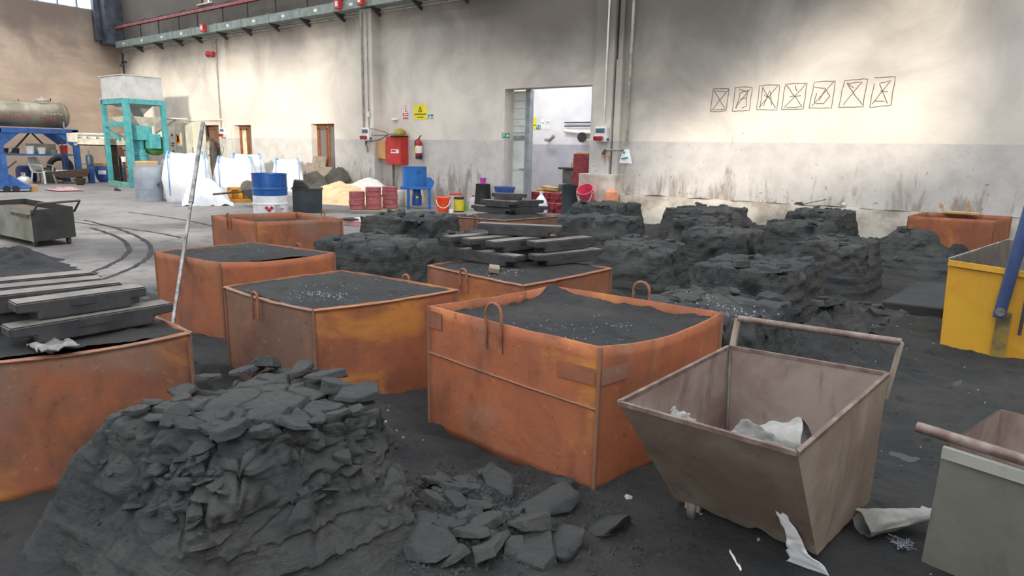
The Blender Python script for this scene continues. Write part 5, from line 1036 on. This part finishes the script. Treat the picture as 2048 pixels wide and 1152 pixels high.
# drums
def drum(name, label, x, y, bands, r=.295, h=.88, z=0.):
    t = thing(name, label, 'drum', (x, y, z), facing(x, y))
    for nm, mat, z0, z1 in bands:
        pr = []; n = 26
        for k in range(n+1):
            zz = z0 + (z1-z0)*k/n; rib = sum(.012*math.exp(-((zz-c_)/.012)**2) for c_ in (h*.34, h*.67)); pr.append((r + rib, zz))
        if z0 == 0: pr = [(.01, 0), (r+.008, 0), (r+.008, .015)] + pr[1:]
        if z1 == h: pr = pr[:-1] + [(r+.01, h-.02), (r+.01, h), (r-.008, h), (r-.012, h-.025), (.01, h-.025)]
        m = MB(); m.lathe(pr, 32); m.build(nm, mat, t)
    return t
t = drum('steel_drum', 'light grey steel drum with a tan lid in front of the green machine', -17.35, 7.95, [('body', 'drum_grey', 0, .88)], .315); m = MB(); m.lathe([(.01, .86), (.255, .86), (.26, .95), (.245, .97), (.01, .97)], 28); m.build('wooden_lid', 'lid_tan', t); m = MB(); m.prism([(.18, .40), (.24, .33), (.24, .46)], -.2, -.28, 'y'); m.build('label_mark', 'dark_steel', t, False)
t = drum('oil_drum', 'blue and white steel drum behind the half-empty rusty box', -11.6, 7.6, [('white_band', 'drum_white', 0, .46), ('blue_band', 'drum_blue', .46, .88)], .325)
m = MB()
for cx, cz in ((-.075, .235), (-.03, .19), (.015, .235)): m.prism([(cx-.042, cz), (cx, cz-.042), (cx+.042, cz), (cx, cz+.042)], -.345, -.335, 'y')
m.build('hazard_diamonds', 'sign_red', t, False); m = MB(); 
for cx, cz in ((-.075, .235), (-.03, .19), (.015, .235)): m.prism([(cx-.02, cz), (cx, cz-.02), (cx+.02, cz), (cx, cz+.02)], -.347, -.344, 'y')
m.build('hazard_symbols', 'black_rubber', t, False)
m = MB()
for k in range(6): m.prism(rc(.06, .16+.02*(k % 3), .28-.03*k, .286-.03*k), -.327, -.318, 'y')
m.build('print_lines', 'panel_blue', t, False); m = MB(); m.prism(rc(.18, .24, .205, .22), -.30, -.26, 'y'); m.build('red_print', 'sign_red', t, False)
t = thing('dark_bin', 'dark slate steel bin right behind the blue and white drum', 'bin', (-12.35, 8.95, 0), facing(-12.3, 8.9)); m = MB(); m.prism([(-.26, 0), (.34, 0), (.36, .5), (-.26, .5)], -.3, .3, 'y'); m.build('body', 'dark_bin', t, False, .01); m = MB(); m.box(-.28, .38, -.32, .32, .5, .525); m.build('rim', 'dark_steel', t, False); m = MB(); m.prism([(-.25, .525), (.1, .525), (-.05, .68), (-.22, .70)], -.25, .2, 'y'); m.build('scrap_top', 'black_rubber', t, False, .02)
# wheelbarrow with rods, yellow casting, brown box
t = thing('flat_barrow', 'dark barrow with a long handle in front of the white bulk bags', 'barrow', (-14.2, 8.85, 0), facing(-14.2, 8.85)); m = MB(); m.prism([(-.25, .40), (.55, .44), (.5, .12), (.1, .0)], -.25, .25, 'y'); m.build('tray', 'dark_bin', t, False, .01); m = MB(); m.tube([(-.85, -.2, .30), (.2, -.22, .40)], .022, 8); m.build('handle', 'brown_rust', t); m = MB(); m.lathe([(.02, -.02), (.16, -.02), (.16, .02), (.02, .02)], 18, (-.1, -.05, .45), 'y'); m.build('disc', 'grey_steel', t); m = MB(); m.grid(lambda u, v: (.05+.25*u, -.2+.3*v, .45+.10*noise.noise((u*5, v*4, 3))+.06), 10, 10); m.build('wrapped_parts', 'bag_white', t, True)
t = thing('yellow_casting', 'ochre yellow machined casting beside the slumped white bag', 'casting', (-15.55, 9.35, 0), facing(-15.5, 9.3)); m = MB(); m.box(-.3, .3, -.12, .12, 0, .08); m.box(-.3, -.2, -.12, .12, .08, .36); m.box(-.05, .05, -.12, .12, .08, .36); m.box(.2, .3, -.12, .12, .08, .36); m.box(-.3, .3, .02, .1, .08, .36); m.box(-.3, .3, -.12, .12, .30, .37); m.build('body', 'crate_yellow', t, False, .015); m = MB(); m.lathe([(.02, -.02), (.05, -.02), (.05, 0), (.02, 0)], 12, (.12, -.12, .18), 'y'); m.build('boss', 'brown_rust', t)
m = MB(); m.box(-.4, .4, -.2, .2, 0, .45); o = m.build('brown_box', 'brown_board', None, False, .01, loc=(-15.6, 9.95, 0)); o.rotation_euler.z = facing(-15.6, 9.9); tag(o, 'brown box between the bulk bags and the yellow casting', 'box')
# bulk bags
def bulk_bag(label, x, y, w, h, seed, loops=((-1, -1), (1, -1), (1, 1), (-1, 1)), slump=False):
    t = thing('bulk_bag', label, 'bulk bag', (x, y, 0), facing(x, y)); m = MB(); n, L = 44, 22; vs = []; fs = []
    for j in range(L+1):
        v = j/L
        for i in range(n):
            a = 2*PI*i/n; e = .42 + .25*v; cx = math.copysign(abs(math.cos(a))**e, math.cos(a)); sy = math.copysign(abs(math.sin(a))**e, math.sin(a))
            rr_ = w/2*(.90 + .13*math.sin(PI*min(1, v*1.1)) - .10*v**4)*(1 + .05*fbm((cx*2+seed, sy*2, v*3), 4)); z = h*v + (.05*noise.noise((cx*2, sy*2, seed)) + .05*abs(cx*sy))*v**3
            vs.append((cx*rr_, sy*rr_, z))
    for k in range(1, 7):
        w_ = 1-k/7.
        for i in range(n): p = vs[L*n+i]; vs.append((p[0]*w_, p[1]*w_, h - .06*(1-w_) + .05*noise.noise((p[0]*w_*5, p[1]*w_*5, seed))))
    for j in range(L+6):
        for i in range(n): fs.append((j*n+i, j*n+(i+1) % n, (j+1)*n+(i+1) % n, (j+1)*n+i))
    fs.append(tuple((L+6)*n+i for i in range(n))); m.add(vs, fs); m.build('bag_body', 'bag_white', t, True)
    for sx, sy in loops:
        px, py = sx*w*.36, sy*w*.36; m = MB()
        m.sheet(lambda u, v: (px + sx*.04*math.sin(PI*u) + .05*v - .025 - sx*.1*u, py + .22*(u-.5), h - .1 + .17*math.sin(PI*u) + .02*noise.noise((u*4, seed, sx+sy*2))), 14, 2, .006); m.build('lifting_loop', 'strap_blue', t, True)
    for sx in (-1, 1):
        pts = [(sx*w*.37, -w*.495*(.93+.1*math.sin(PI*k/10)), h*(.98-.85*k/10)) for k in range(11)]; m = MB(); m.tube(pts, .013, 6); m.build('seam_strap', 'strap_blue', t)
    return t
bulk_bag('large full white bulk bag nearest the green machine', -16.75, 8.65, 1.12, 1.16, 3); bulk_bag('white bulk bag in the middle with blue side seams', -16.55, 9.85, 1.08, 1.05, 9)
bulk_bag('white bulk bag behind the yellow casting with folded grey top', -18.1, 11.15, 1.0, 1.12, 15); bulk_bag('white bulk bag with tall blue loop beside the tarpaulin', -17.0, 11.75, .85, 1.0, 21)
t = thing('empty_bulk_bag', 'slumped white bulk bag sagging on the floor in front of the full bags', 'bulk bag', (-15.3, 8.35, 0), facing(-15.3, 8.3)); m = MB()
m.grid(lambda u, v: (-.55 + 1.1*u + .03*noise.noise((u*6, v*5, 2)), -.4 + .8*v, max(.0, (.72*math.sin(PI*min(1, max(0, u*1.05)))**.6)*math.sin(PI*min(1, v*1.02))**.55*(1 - .3*u) + .07*fbm((u*4, v*4, 3)))), 44, 30); m.build('bag_body', 'bag_white', t, True); m = MB(); m.grid(lambda u, v: (-.75+.4*u, -.42+.1*v, .01+.01*noise.noise((u*5, v, 1))), 10, 3); m.build('loose_strap', 'strap_blue', t, True)
# cabinets, bottles
def cabinet(label, x0, x1, h, extra):
    t = thing('electrical_cabinet', label, 'cabinet', ((x0+x1)/2, 12.35, 0)); w = x1-x0; m = MB(); m.box(-w/2, w/2, -.24, .2, 0, h); m.build('body', 'cabinet_cream', t, False, .008); m = MB(); m.box(-w/2+.02, w/2-.02, -.255, -.24, .05, h-.03); m.build('door', 'cabinet_cream', t, False, .004)
    for nm, mt, a, b, c_, d in extra: m = MB(); m.box(a, b, -.275, -.255, c_, d); m.build(nm, mt, t, False)
cabinet('cream electrical cabinet with dark gauges next to the green machine', -24.5, -24.02, 2.14, (('gauge', 'dark_steel', -.05, .02, 1.68, 1.76), ('gauge', 'dark_steel', -.12, .10, 1.42, 1.45), ('gauge', 'dark_steel', -.12, .06, 1.34, 1.37), ('gauge', 'dark_steel', -.04, .05, 1.14, 1.18)))
cabinet('cream electrical cabinet with an orange framed window', -24.0, -23.42, 2.16, (('orange_frame', 'orange_barrel', -.26, -.02, 1.42, 1.74), ('inset', 'cabinet_cream', -.2, -.08, 1.48, 1.68), ('small_box', 'cabinet_cream', -.15, .15, .95, 1.32)))
cabinet('plain grey-cream cabinet beside the left window', -23.4, -22.82, 2.14, (('handle', 'dark_steel', .2, .22, 1.1, 1.3),))
for k, x in enumerate((-22.05, -21.78)):
    t = thing('gas_bottle', ('left' if k == 0 else 'right') + ' tall grey gas bottle in front of the left window', 'gas bottle', (x, 12.2, 0)); m = MB(); m.lathe([(.01, 0), (.12, 0), (.12, 1.25), (.09, 1.42), (.04, 1.5), (.03, 1.56)], 18); m.build('cylinder', 'gas_grey' if k == 0 else 'tarp', t); m = MB(); m.box(-.05, .05, -.06, .03, 1.54, 1.64); m.build('valve', 'brown_rust', t, False, .01)
cable([(-21.7, 12.1, 1.6), (-21.6, 12.2, 1.5), (-21.55, 12.3, 1.3), (-21.75, 12.2, 1.12), (-21.95, 12.1, 1.05)], 'dark hose looping beside the gas bottles', .014)

m = MB(); m.lathe([(.002, 0), (.03, .008), (.045, .04), (.03, .075), (.002, .085)], 16); tag(m.build('steel_ball', 'silver', None, True, loc=(-2.25, 12.50, .565)), 'shiny steel ball lying on the wall plinth', 'ball')
m = MB(); m.box(-.22, .22, -.10, .10, 0, .03); o = m.build('board', 'cardboard', None, False, .004, loc=(-.55, 12.05, .605)); o.rotation_euler.z = .1; tag(o, 'pinkish tan board lying across the orange box at the wall', 'board')
m = MB(); m.prism([(-.12, 0), (.06, 0), (.02, .05), (-.06, .045)], -.03, .03, 'y'); o = m.build('stone_scrap', 'tarp', None, False, .01, loc=(-2.95, 12.50, .565)); tag(o, 'dark scrap of stone on the plinth below the pencilled boxes', 'stone')
pipe('rod', [(-2.9, 12.5, .58), (-2.55, 12.55, .68)], .006, 'dark_steel', 'thin rod propped on the plinth beside the stone scrap', 'rod')
# ------------------------------------------------------------------ green hopper machine
t = thing('hopper_machine', 'green framed hopper machine with a grey bin on top', 'machine', (-22.44, 9.81, 0)); XX, YY = -1.56, 1.14
for x, y, w in ((0, 0, .17), (0, YY, .14), (XX, 0, .13), (XX, YY, .13)): m = MB(); m.box(x-w/2, x+w/2, y-w/2, y+w/2, 0, 2.76); m.build('leg', 'teal', t, False, .008)
m = MB()
for a, b in (((0, 0), (0, YY)), ((0, YY), (XX, YY)), ((XX, YY), (XX, 0)), ((XX, 0), (0, 0))): m.bar((*a, 2.69), (*b, 2.69), .13, .15)
m.build('top_frame', 'teal', t, False)
m = MB(); m.bar((XX, 0, 1.98), (0, 0, 1.98), .1, .14); m.bar((XX, 0, 1.85), (-.6, 0, 1.5), .07, .1); m.build('cross_beam', 'teal', t, False)
m = MB(); m.bar((XX-.1, 0, .10), (0, 0, .06), .14, .16); m.bar((0, YY, .12), (XX, YY, .12), .12, .14); m.bar((0, 0, .1), (0, YY, .1), .12, .12); m.build('foot_beam', 'teal_pale', t, False)
m = MB(); m.box(XX-.02, .02, -.02, YY+.02, 2.80, 3.46); m.build('bin', 'hopper_grey', t, False, .02); m = MB(); m.box(XX-.08, .07, -.08, YY+.07, 2.765, 2.80); m.build('bin_flange', 'hopper_grey', t, False); m = MB(); m.box(XX-.07, .05, -.06, YY+.05, 3.46, 3.49); m.build('bin_rim', 'hopper_grey', t, False)
m = MB(); m.add([(XX+.1, .08, 2.76), (-.1, .08, 2.76), (-.1, YY-.08, 2.76), (XX+.1, YY-.08, 2.76), (XX/2-.14, YY/2-.12, 2.22), (XX/2+.14, YY/2-.12, 2.22), (XX/2+.14, YY/2+.12, 2.22), (XX/2-.14, YY/2+.12, 2.22)], [(0,1,5,4),(1,2,6,5),(2,3,7,6),(3,0,4,7),(4,5,6,7),(0,3,2,1)]); m.build('cone', 'hopper_grey', t, False)
m = MB(); m.add([(XX+.1, .1, 2.22), (-.05, .1, 2.24), (0, YY+.15, 2.22), (XX+.1, YY, 2.2), (XX/2, .3, 1.92), (-.3, .3, 1.95), (-.3, YY-.25, 1.95), (XX/2, YY-.25, 1.92)], [(0,1,5,4),(1,2,6,5),(2,3,7,6),(3,0,4,7),(4,5,6,7)]); m.build('chute_pan', 'offwhite', t, False)
m = MB(); m.box(-.72, -.12, .2, .8, 1.5, 1.95); m.build('gear_housing', 'teal', t, False, .02); m = MB(); m.lathe([(.02, 1.1), (.22, 1.1), (.22, 1.2), (.17, 1.22), (.17, 1.5)], 20, (-.4, .45, 0)); m.build('neck_flange', 'teal', t); m = MB(); m.lathe([(.26, .05), (.26, 1.0), (.28, 1.02), (.28, 1.08), (.02, 1.09)], 24, (-.4, .45, 0)); m.build('column_drum', 'teal', t); m = MB(); m.box(-.3, .02, .62, .98, 1.24, 1.7); m.build('control_box', 'teal', t, False, .015)
m = MB(); m.lathe([(.02, 0), (.3, 0), (.33, .06), (.33, .3), (.25, .36), (.02, .36)], 22, (-.55, .95, 1.35), 'x'); m.build('motor', 'motor_green', t); m = MB(); m.box(-1.2, -.2, YY+.1, YY+.9, 2.22, 2.26); m.bar((-.8, YY+.8, 2.22), (-.8, YY+.1, 1.75), .05); m.build('side_platform', 'offwhite', t, False)
t = thing('screw_conveyor', 'white trough conveyor with an exposed screw beside the green machine', 'conveyor', (-24.35, 9.0, 1.3))
m = MB(); m.box(.10, .13, 0, 1.62, 0, .22); m.box(-.14, .13, 0, 1.62, 0, .03); m.box(-.16, -.13, 0, 1.62, 0, .40); m.build('trough', 'offwhite', t, False); m = MB(); m.bar((.11, 0, .38), (.11, 1.62, .38), .05, .05); m.build('top_rail', 'offwhite', t, False); m = MB(); m.box(-.16, .16, -.18, .02, .10, .38); m.build('end_box', 'offwhite', t, False, .01)
m = MB(); m.tube([(-.01, 0, .26), (-.01, 1.62, .26)], .028, 8); m.build('shaft', 'chair_white', t)
m = MB(); m.grid(lambda u, v: (-.01 + (.03+.085*v)*math.cos(u*2*PI*5.5), 1.6*u, .26 + (.03+.085*v)*math.sin(u*2*PI*5.5)), 150, 2); m.build('screw_flight', 'chair_white', t, True)
m = MB(); m.box(-.08, .08, 1.02, 1.2, -1.3, 0); m.build('support_post', 'brown_rust', t, False); m = MB(); m.box(-.12, .12, .9, 1.35, -.35, -.02); m.build('outlet_box', 'brown_rust', t, False)
t = thing('rusty_rack', 'rusty brown rack post with a hung white pail under the conveyor', 'rack', (-24.2, 10.35, 0)); 
for x, y in ((0, 0), (0, .3), (-.3, 0), (-.3, .3)): m = MB(); m.box(x-.03, x+.03, y-.03, y+.03, 0, 1.2); m.build('post', 'brown_rust', t, False)
m = MB(); [m.bar((0, 0, z), (0, .3, z), .03) for z in (.3, .6, .9, 1.15)]; m.build('rung', 'brown_rust', t, False); m = MB(); m.lathe([(.01, .78), (.07, .78), (.09, .95), (.08, .95), (.065, .8)], 14, (.12, -.05, 0)); m.build('hung_pail', 'white_plastic', t)
m = MB(); m.lathe([(.01, 0), (.22, 0), (.24, .2), (.24, .42), (.2, .46), (.21, .52), (.01, .52)], 20); tag(m.build('orange_barrel', 'orange_barrel', None, loc=(-24.4, 11.0, 0)), 'ochre plastic barrel inside the green machine legs', 'barrel')
def keg(label, x, y, r, h, mat, lid=None):
    t = thing('plastic_drum', label, 'drum', (x, y, 0), facing(x, y)); m = MB(); m.lathe([(.01, 0), (r*.88, 0), (r, h*.2), (r, h*.75), (r*.86, h*.92), (r*.7, h*.96), (r*.7, h), (.01, h)], 24); m.build('body', mat, t)
    if lid: m = MB(); m.lathe([(.01, h*.96), (r*.76, h*.96), (r*.76, h*1.12), (.01, h*1.13)], 20); m.build('lid', lid, t)
    return t
t = keg('dark blue plastic drum with a white label and tan lid under the conveyor', -26.5, 10.55, .30, .60, 'plastic_blue', 'lid_tan'); m = MB(); m.box(-.12, .12, -.305, -.29, .28, .42); m.build('paper_label', 'white_plastic', t, False)
keg('dark blue plastic drum behind the labelled one', -26.7, 11.15, .29, .58, 'plastic_blue'); keg('light blue barrel under the left side of the tank stand', -27.6, 8.55, .30, .56, 'plastic_blue'); keg('small blue barrel lying behind the white plate', -27.2, 10.6, .25, .58, 'plastic_blue')
m = MB(); m.box(-.24, .24, -.012, .012, 0, .47); o = m.build('leaning_sheet', 'chair_white', None, False, .01, loc=(-26.4, 10.12, 0)); o.rotation_euler = (-.2, .06, facing(-26.4, 10)); tag(o, 'rust-stained white panel leaning against the blue drums', 'panel')
m = MB(); m.box(-.5, .3, -.25, .25, 0, .03); o = m.build('wooden_board', 'wood_box', None, False, .005, loc=(-27.2, 10.75, .6)); o.rotation_euler.z = .5; tag(o, 'tan board lying on the blue barrel', 'board')
# ------------------------------------------------------------------ tank on blue stand
t = thing('storage_tank', 'horizontal steel tank with red lettering on the blue stand', 'tank', (-26.65, 8.5, 2.28)); R0 = .42; Y0, Y1 = -1.2, 1.02
prof = [(.02, Y0-.12), (R0*.6, Y0-.09), (R0*.95, Y0-.02), (R0, Y0)] + [(R0, Y0 + (Y1-Y0)*k/8) for k in range(1, 8)] + [(R0, Y1), (R0*.97, Y1+.05), (R0*.8, Y1+.12), (R0*.4, Y1+.16), (.02, Y1+.17)]
m = MB(); m.lathe(prof, 36, (0, 0, 0), 'y'); m.build('shell', 'tank_steel', t)
for y in (Y0+.02, -.02, Y1-.02): m = MB(); m.lathe([(R0+.001, y-.012), (R0+.008, y-.01), (R0+.008, y+.01), (R0+.001, y+.012)], 36, (0, 0, 0), 'y'); m.build('band', 'gas_grey', t)
m = MB(); m.lathe([(.19, .38), (.19, .46), (.21, .47), (.2, .5), (.05, .55), (.03, .6), (.02, .6)], 20, (0, .48, 0)); m.build('manhole_lid', 'silver', t); m = MB(); m.tube([(.05, .7, .46), (.05, .72, .56)], .02, 6); m.tube([(0, -.2, .42), (0, -.2, .47)], .015, 6); m.build('lid_fitting', 'dark_steel', t)
for y in (-1.0, .92): m = MB(); m.box(.28, .36, y-.02, y+.02, -.48, -.2); m.build('saddle', 'hopper_grey', t, False)
def wrap(me, ycen, ang0, nm, mat):
    for v in me.vertices:
        a = ang0 + v.co.y/R0; rr_ = R0 + .004 + v.co.z; v.co = (rr_*math.cos(a), ycen + v.co.x, rr_*math.sin(a))
    obj(nm, me, mat, t)
wrap(text_mesh('YAKLASMA', .16), -.45, -.30, 'lettering', 'text_red'); wrap(text_mesh('MADDE', .165), .50, -.34, 'lettering', 'text_red')
m = MB(); r = random.Random(8)
for k in range(6):
    y = .32 + .1*k; a = .06 + .03*math.sin(k*2.); pts = [((R0+.006)*math.cos(a+.05*math.sin(j*1.7+k)), y + .018*j + .01*math.cos(j*2), (R0+.006)*math.sin(a+.05*math.sin(j*1.7+k))) for j in range(5)]; m.tube(pts, .008, 4)
m.build('chalk_scrawl', 'white_plastic', t)
t = thing('tank_stand', 'blue steel stand with gusseted legs and a shelf under the tank', 'stand', (-26.1, 8.55, 0)); D = -1.1
for x in (0, D):
    for y in (-1.1, 1.1): m = MB(); m.box(x-.06, x+.06, y-.09, y+.09, 0, 1.8); m.build('leg', 'stand_blue', t, False, .006)
    m = MB(); m.box(x-.06, x+.06, -1.5, 1.2, 1.66, 1.82); m.build('top_beam', 'stand_blue', t, False, .006)
    for s_ in (-1, 1): m = MB(); m.prism([(s_*1.02, 1.67), (s_*.5, 1.67), (s_*1.02, 1.22)], x-.02, x+.02, 'x'); m.build('gusset', 'stand_blue', t, False)
m = MB(); m.box(D, .05, -1.08, 1.08, .93, .98); m.build('shelf', 'stand_blue', t, False, .005)
m = MB(); m.tube([(D, -.5, .98), (D, .1, 1.66)], .03, 8); m.tube([(D, .75, .98), (D, .2, 1.66)], .03, 8); m.build('brace', 'dark_steel', t)
for y in (-1.1, 1.1): m = MB(); m.box(D, 0, y-.05, y+.05, 1.66, 1.78); m.build('end_beam', 'stand_blue', t, False)
for lab, y, r_, h, mt in (('white tub at the left of the blue stand shelf', -.22, .13, .26, 'white_plastic'), ('small white tub in the middle of the blue stand shelf', .12, .12, .22, 'white_plastic'), ('red-labelled white tin at the right of the shelf', .98-.2, .12, .30, 'red_paint'), ('low grey tin on the shelf', .46, .12, .14, 'gas_grey')):
    bucket('shelf_tub', lab, -26.3, 8.55+y, r_, h, mt, z=.982, lid='white_plastic' if mt == 'red_paint' else None)
m = MB(); m.box(-.1, .1, -.55, .3, 0, .34); tag(m.build('steel_trough', 'tank_steel', None, False, .02, loc=(-26.8, 8.95, .982)), 'grey steel trough at the back of the shelf', 'trough')
for lab, y in (('grey tin left of the trough on the shelf', 8.0), ('dark tin at the left end of the shelf', 7.7)): bucket('shelf_tub', lab, -26.5, y, .1, .18, 'dark_bin', z=.982)
pipe('tap_pipe', [(-26.1, 9.05, 1.62), (-26.05, 9.15, 1.5), (-26.0, 9.2, 1.3), (-26.0, 9.2, .2)], .02, 'dark_steel', 'thin dark hanging hose with a tap in front of the tank stand', 'hose')
t = thing('blue_bottle_rack', 'pale blue bottle hanging at the right leg of the tank stand', 'bottle', (-25.9, 9.95, .62)); m = MB(); m.lathe([(.02, 0), (.11, .01), (.12, .25), (.08, .36), (.03, .38)], 14); m.build('bottle_body', 'panel_blue', t); m = MB(); m.tube([(-.05, 0, .36), (-.06, 0, .5), (.05, 0, .48)], .025, 8); m.build('hook', 'gas_grey', t); m = MB(); m.box(-.08, .08, -.08, .08, -.62, 0); m.build('post', 'stand_blue', t, False)
# plastic chair
t = thing('plastic_chair', 'white plastic garden chair in front of the tank stand', 'chair', (-26.3, 8.62, 0), facing(-26.3, 8.6) + .9)
m = MB(); m.sheet(lambda u, v: (-.22+.44*u, -.2+.42*v, .42 + .02*math.cos(PI*(u-.5)*2) - .02*math.sin(PI*v)), 10, 10, .02); m.build('seat', 'chair_white', t, True)
m = MB()
for k in range(5): x = -.17+.085*k; m.bar((x, .2, .43), (x*1.08, .29, .82), .066, .02)
m.tube([(-.22, .2, .42), (-.235, .27, .7), (-.15, .3, .85), (.15, .3, .85), (.235, .27, .7), (.22, .2, .42)], .034, 8); m.build('backrest', 'chair_white', t)
for sx in (-1, 1):
    for sy in (-1, 1): m = MB(); m.bar((sx*.2, sy*.19, .42), (sx*.25, sy*.25, 0), .06, .045); m.build('leg', 'chair_white', t)
    m = MB(); m.tube([(sx*.24, .26, .62), (sx*.26, 0, .63), (sx*.25, -.2, .6), (sx*.22, -.2, .42)], .02, 8); m.build('armrest', 'chair_white', t)
m = MB(); m.sheet(lambda u, v: (-.18+.36*u, -.16+.3*v, .05*fbm((u*3, v*3, 1))+.03), 14, 14, .02); o = m.build('striped_cloth', 'sheet_grey', None, True, loc=(-26.3, 8.62, .43)); tag(o, 'greenish grey cloth lying on the chair seat', 'cloth')
t = thing('gas_cylinder', 'squat silver gas cylinder on the floor before the tank stand', 'gas cylinder', (-24.04, 7.37, 0)); m = MB(); m.lathe([(.14, 0), (.15, .03), (.12, .05), (.2, .1), (.215, .17), (.2, .26), (.14, .33), (.05, .36)], 26); m.build('vessel', 'silver', t); m = MB(); m.tube([(-.11, 0, .33), (-.11, 0, .45), (.11, 0, .45), (.11, 0, .33)], .018, 8); m.lathe([(.02, .34), (.03, .42)], 10); m.build('collar', 'silver', t); m = MB(); m.tube([(0, 0, .4), (-.2, 0, .46), (-.3, 0, .3), (-.28, 0, .1)], .012, 6); m.build('hose', 'text_red', t)
t = thing('wheeled_stand', 'dark blue wheeled post stand at the left edge', 'stand', (-22.55, 6.5, 0), facing(-22.5, 6.5)); m = MB(); m.box(-.06, .06, -.06, .06, .08, 1.05); m.build('post', 'stand_blue', t, False); m = MB(); m.box(-.75, .3, -.05, .05, 1.02, 1.07); m.bar((0, 0, .6), (.28, 0, .85), .04); m.build('top_arm', 'dark_steel', t, False)
m = MB(); m.prism([(-.5, .08), (.5, .08), (.5, .14), (.05, .5), (-.05, .5), (-.5, .14)], -.03, .03, 'y'); m.box(-.55, .55, -.3, .3, .08, .14); m.build('base', 'stand_blue', t, False, .008)
for x in (-.02, .18): wheel(t, x, -.3, .09, .09, .05, 'y', 'black_rubber')
wheel(t, -.45, .25, .09, .09, .05, 'y', 'black_rubber'); m = MB(); m.box(.52, .68, -.08, .08, 0, .18); m.build('wood_chock', 'wood_box', t, False)
t = thing('barrow_tray', 'dark brown barrow tray propped beside the white chair', 'barrow', (-25.9, 9.35, 0), facing(-25.9, 9.3)); m = MB(); m.prism([(-.6, .40), (.55, .52), (.45, .25), (-.35, .18)], -.25, .25, 'y'); m.build('tray', 'brown_rust', t, False, .01); m = MB(); m.bar((-.3, 0, 0), (-.2, 0, .2), .05); m.bar((.3, 0, 0), (.25, 0, .28), .05); m.build('leg', 'dark_steel', t); m = MB(); m.box(-.45, -.1, -.1, .1, .4, .46); m.build('cloth', 'white_plastic', t, False, .02)
m = MB(); m.lathe([(.01, 0), (.1, 0), (.17, .2), (.18, .22), (.165, .21), (.09, .015)], 20); tag(m.build('iron_pan', 'brown_rust', None, loc=(-24.88, 9.21, 0)), 'rusty round pan on the floor right of the barrow tray', 'pan')
m = MB(); m.sheet(lambda u, v: (-.6+1.2*u, -.35+.7*v, max(.008, .16*fbm((u*3.5, v*3, 7))*math.sin(PI*u)*math.sin(PI*v)+.03)), 30, 20, .006); tag(m.build('pink_cloth', 'cloth_pink', None, True, loc=(-22.3, 7.8, 0)), 'heap of pink cloth on the concrete floor', 'cloth')
m = MB(); m.lathe([(.01, 0), (.09, .01), (.08, .08), (.01, .1)], 10); tag(m.build('yellow_lump', 'can_yellow', None, loc=(-22.7, 7.15, 0)), 'small yellow lump beside the pink cloth', 'lump')
m = MB(); m.grid(lambda u, v: (-.13+.26*u, -.05+.1*v, .005+ (.09*math.sin(PI*v)**.5)*(.5+.5*math.sin(PI*min(1, u+.25)))), 14, 8); tag(m.build('dark_shoe', 'black_rubber', None, True, loc=(-21.3, 8.85, 0)), 'single dark shoe lying on the concrete floor', 'shoe')
for lab, x, y, h, w, mt in (('grey box on the floor behind the white chair', -27.3, 9.1, .5, .2, 'mint_cart'), ('dark red can at the left edge under the tank stand', -25.6, 7.05, .42, .12, 'fire_red'), ('black tyre-like ring against the wall behind the tank stand', -28.4, 9.9, .7, .35, 'black_rubber')):
    m = MB()
    if w == .35: m.tube([(0, .35*math.cos(a), .36+.35*math.sin(a)) for a in [2*PI*k/24 for k in range(24)]], .1, 10, closed=True)
    else: m.box(-w, w, -w, w, 0, h)
    tag(m.build('tyre' if w == .35 else 'storage_box', mt, None, 'auto', 0 if w == .35 else .02, loc=(x, y, 0 if w != .35 else .1)), lab, 'tyre' if w == .35 else 'box')

# unseen lamp and fixture added to brighten the annex wall
t = thing('annex_fill_fixture', 'unseen fill lamp added to brighten the annex behind the doorway', 'lamp', (-9.6, 13.9, 3.5)); m = MB(); m.box(-.7, .7, -.08, .08, .05, .1); m.build('housing', 'white_plastic', t, False)
m = MB(); m.tube([(-.65, 0, .02), (.65, 0, .02)], .02, 8); m.build('tube', 'white_plastic', t); m = MB(); m.tube([(-.5, 0, .1), (-.5, -.92, .35)], .008, 6); m.tube([(.5, 0, .1), (.5, -.92, .35)], .008, 6); m.build('stay', 'dark_steel', t)
ld = bpy.data.lights.new('annex_fill_light', 'AREA'); ld.shape = 'RECTANGLE'; ld.size = 1.3; ld.size_y = .1; ld.energy = 30; ld.color = (.93, .96, 1.0); lo = bpy.data.objects.new('annex_fill_light', ld); COL.objects.link(lo); lo.location = (0, .0, -.02); lo.parent = t; lo.rotation_euler = (math.radians(25), 0, 0)
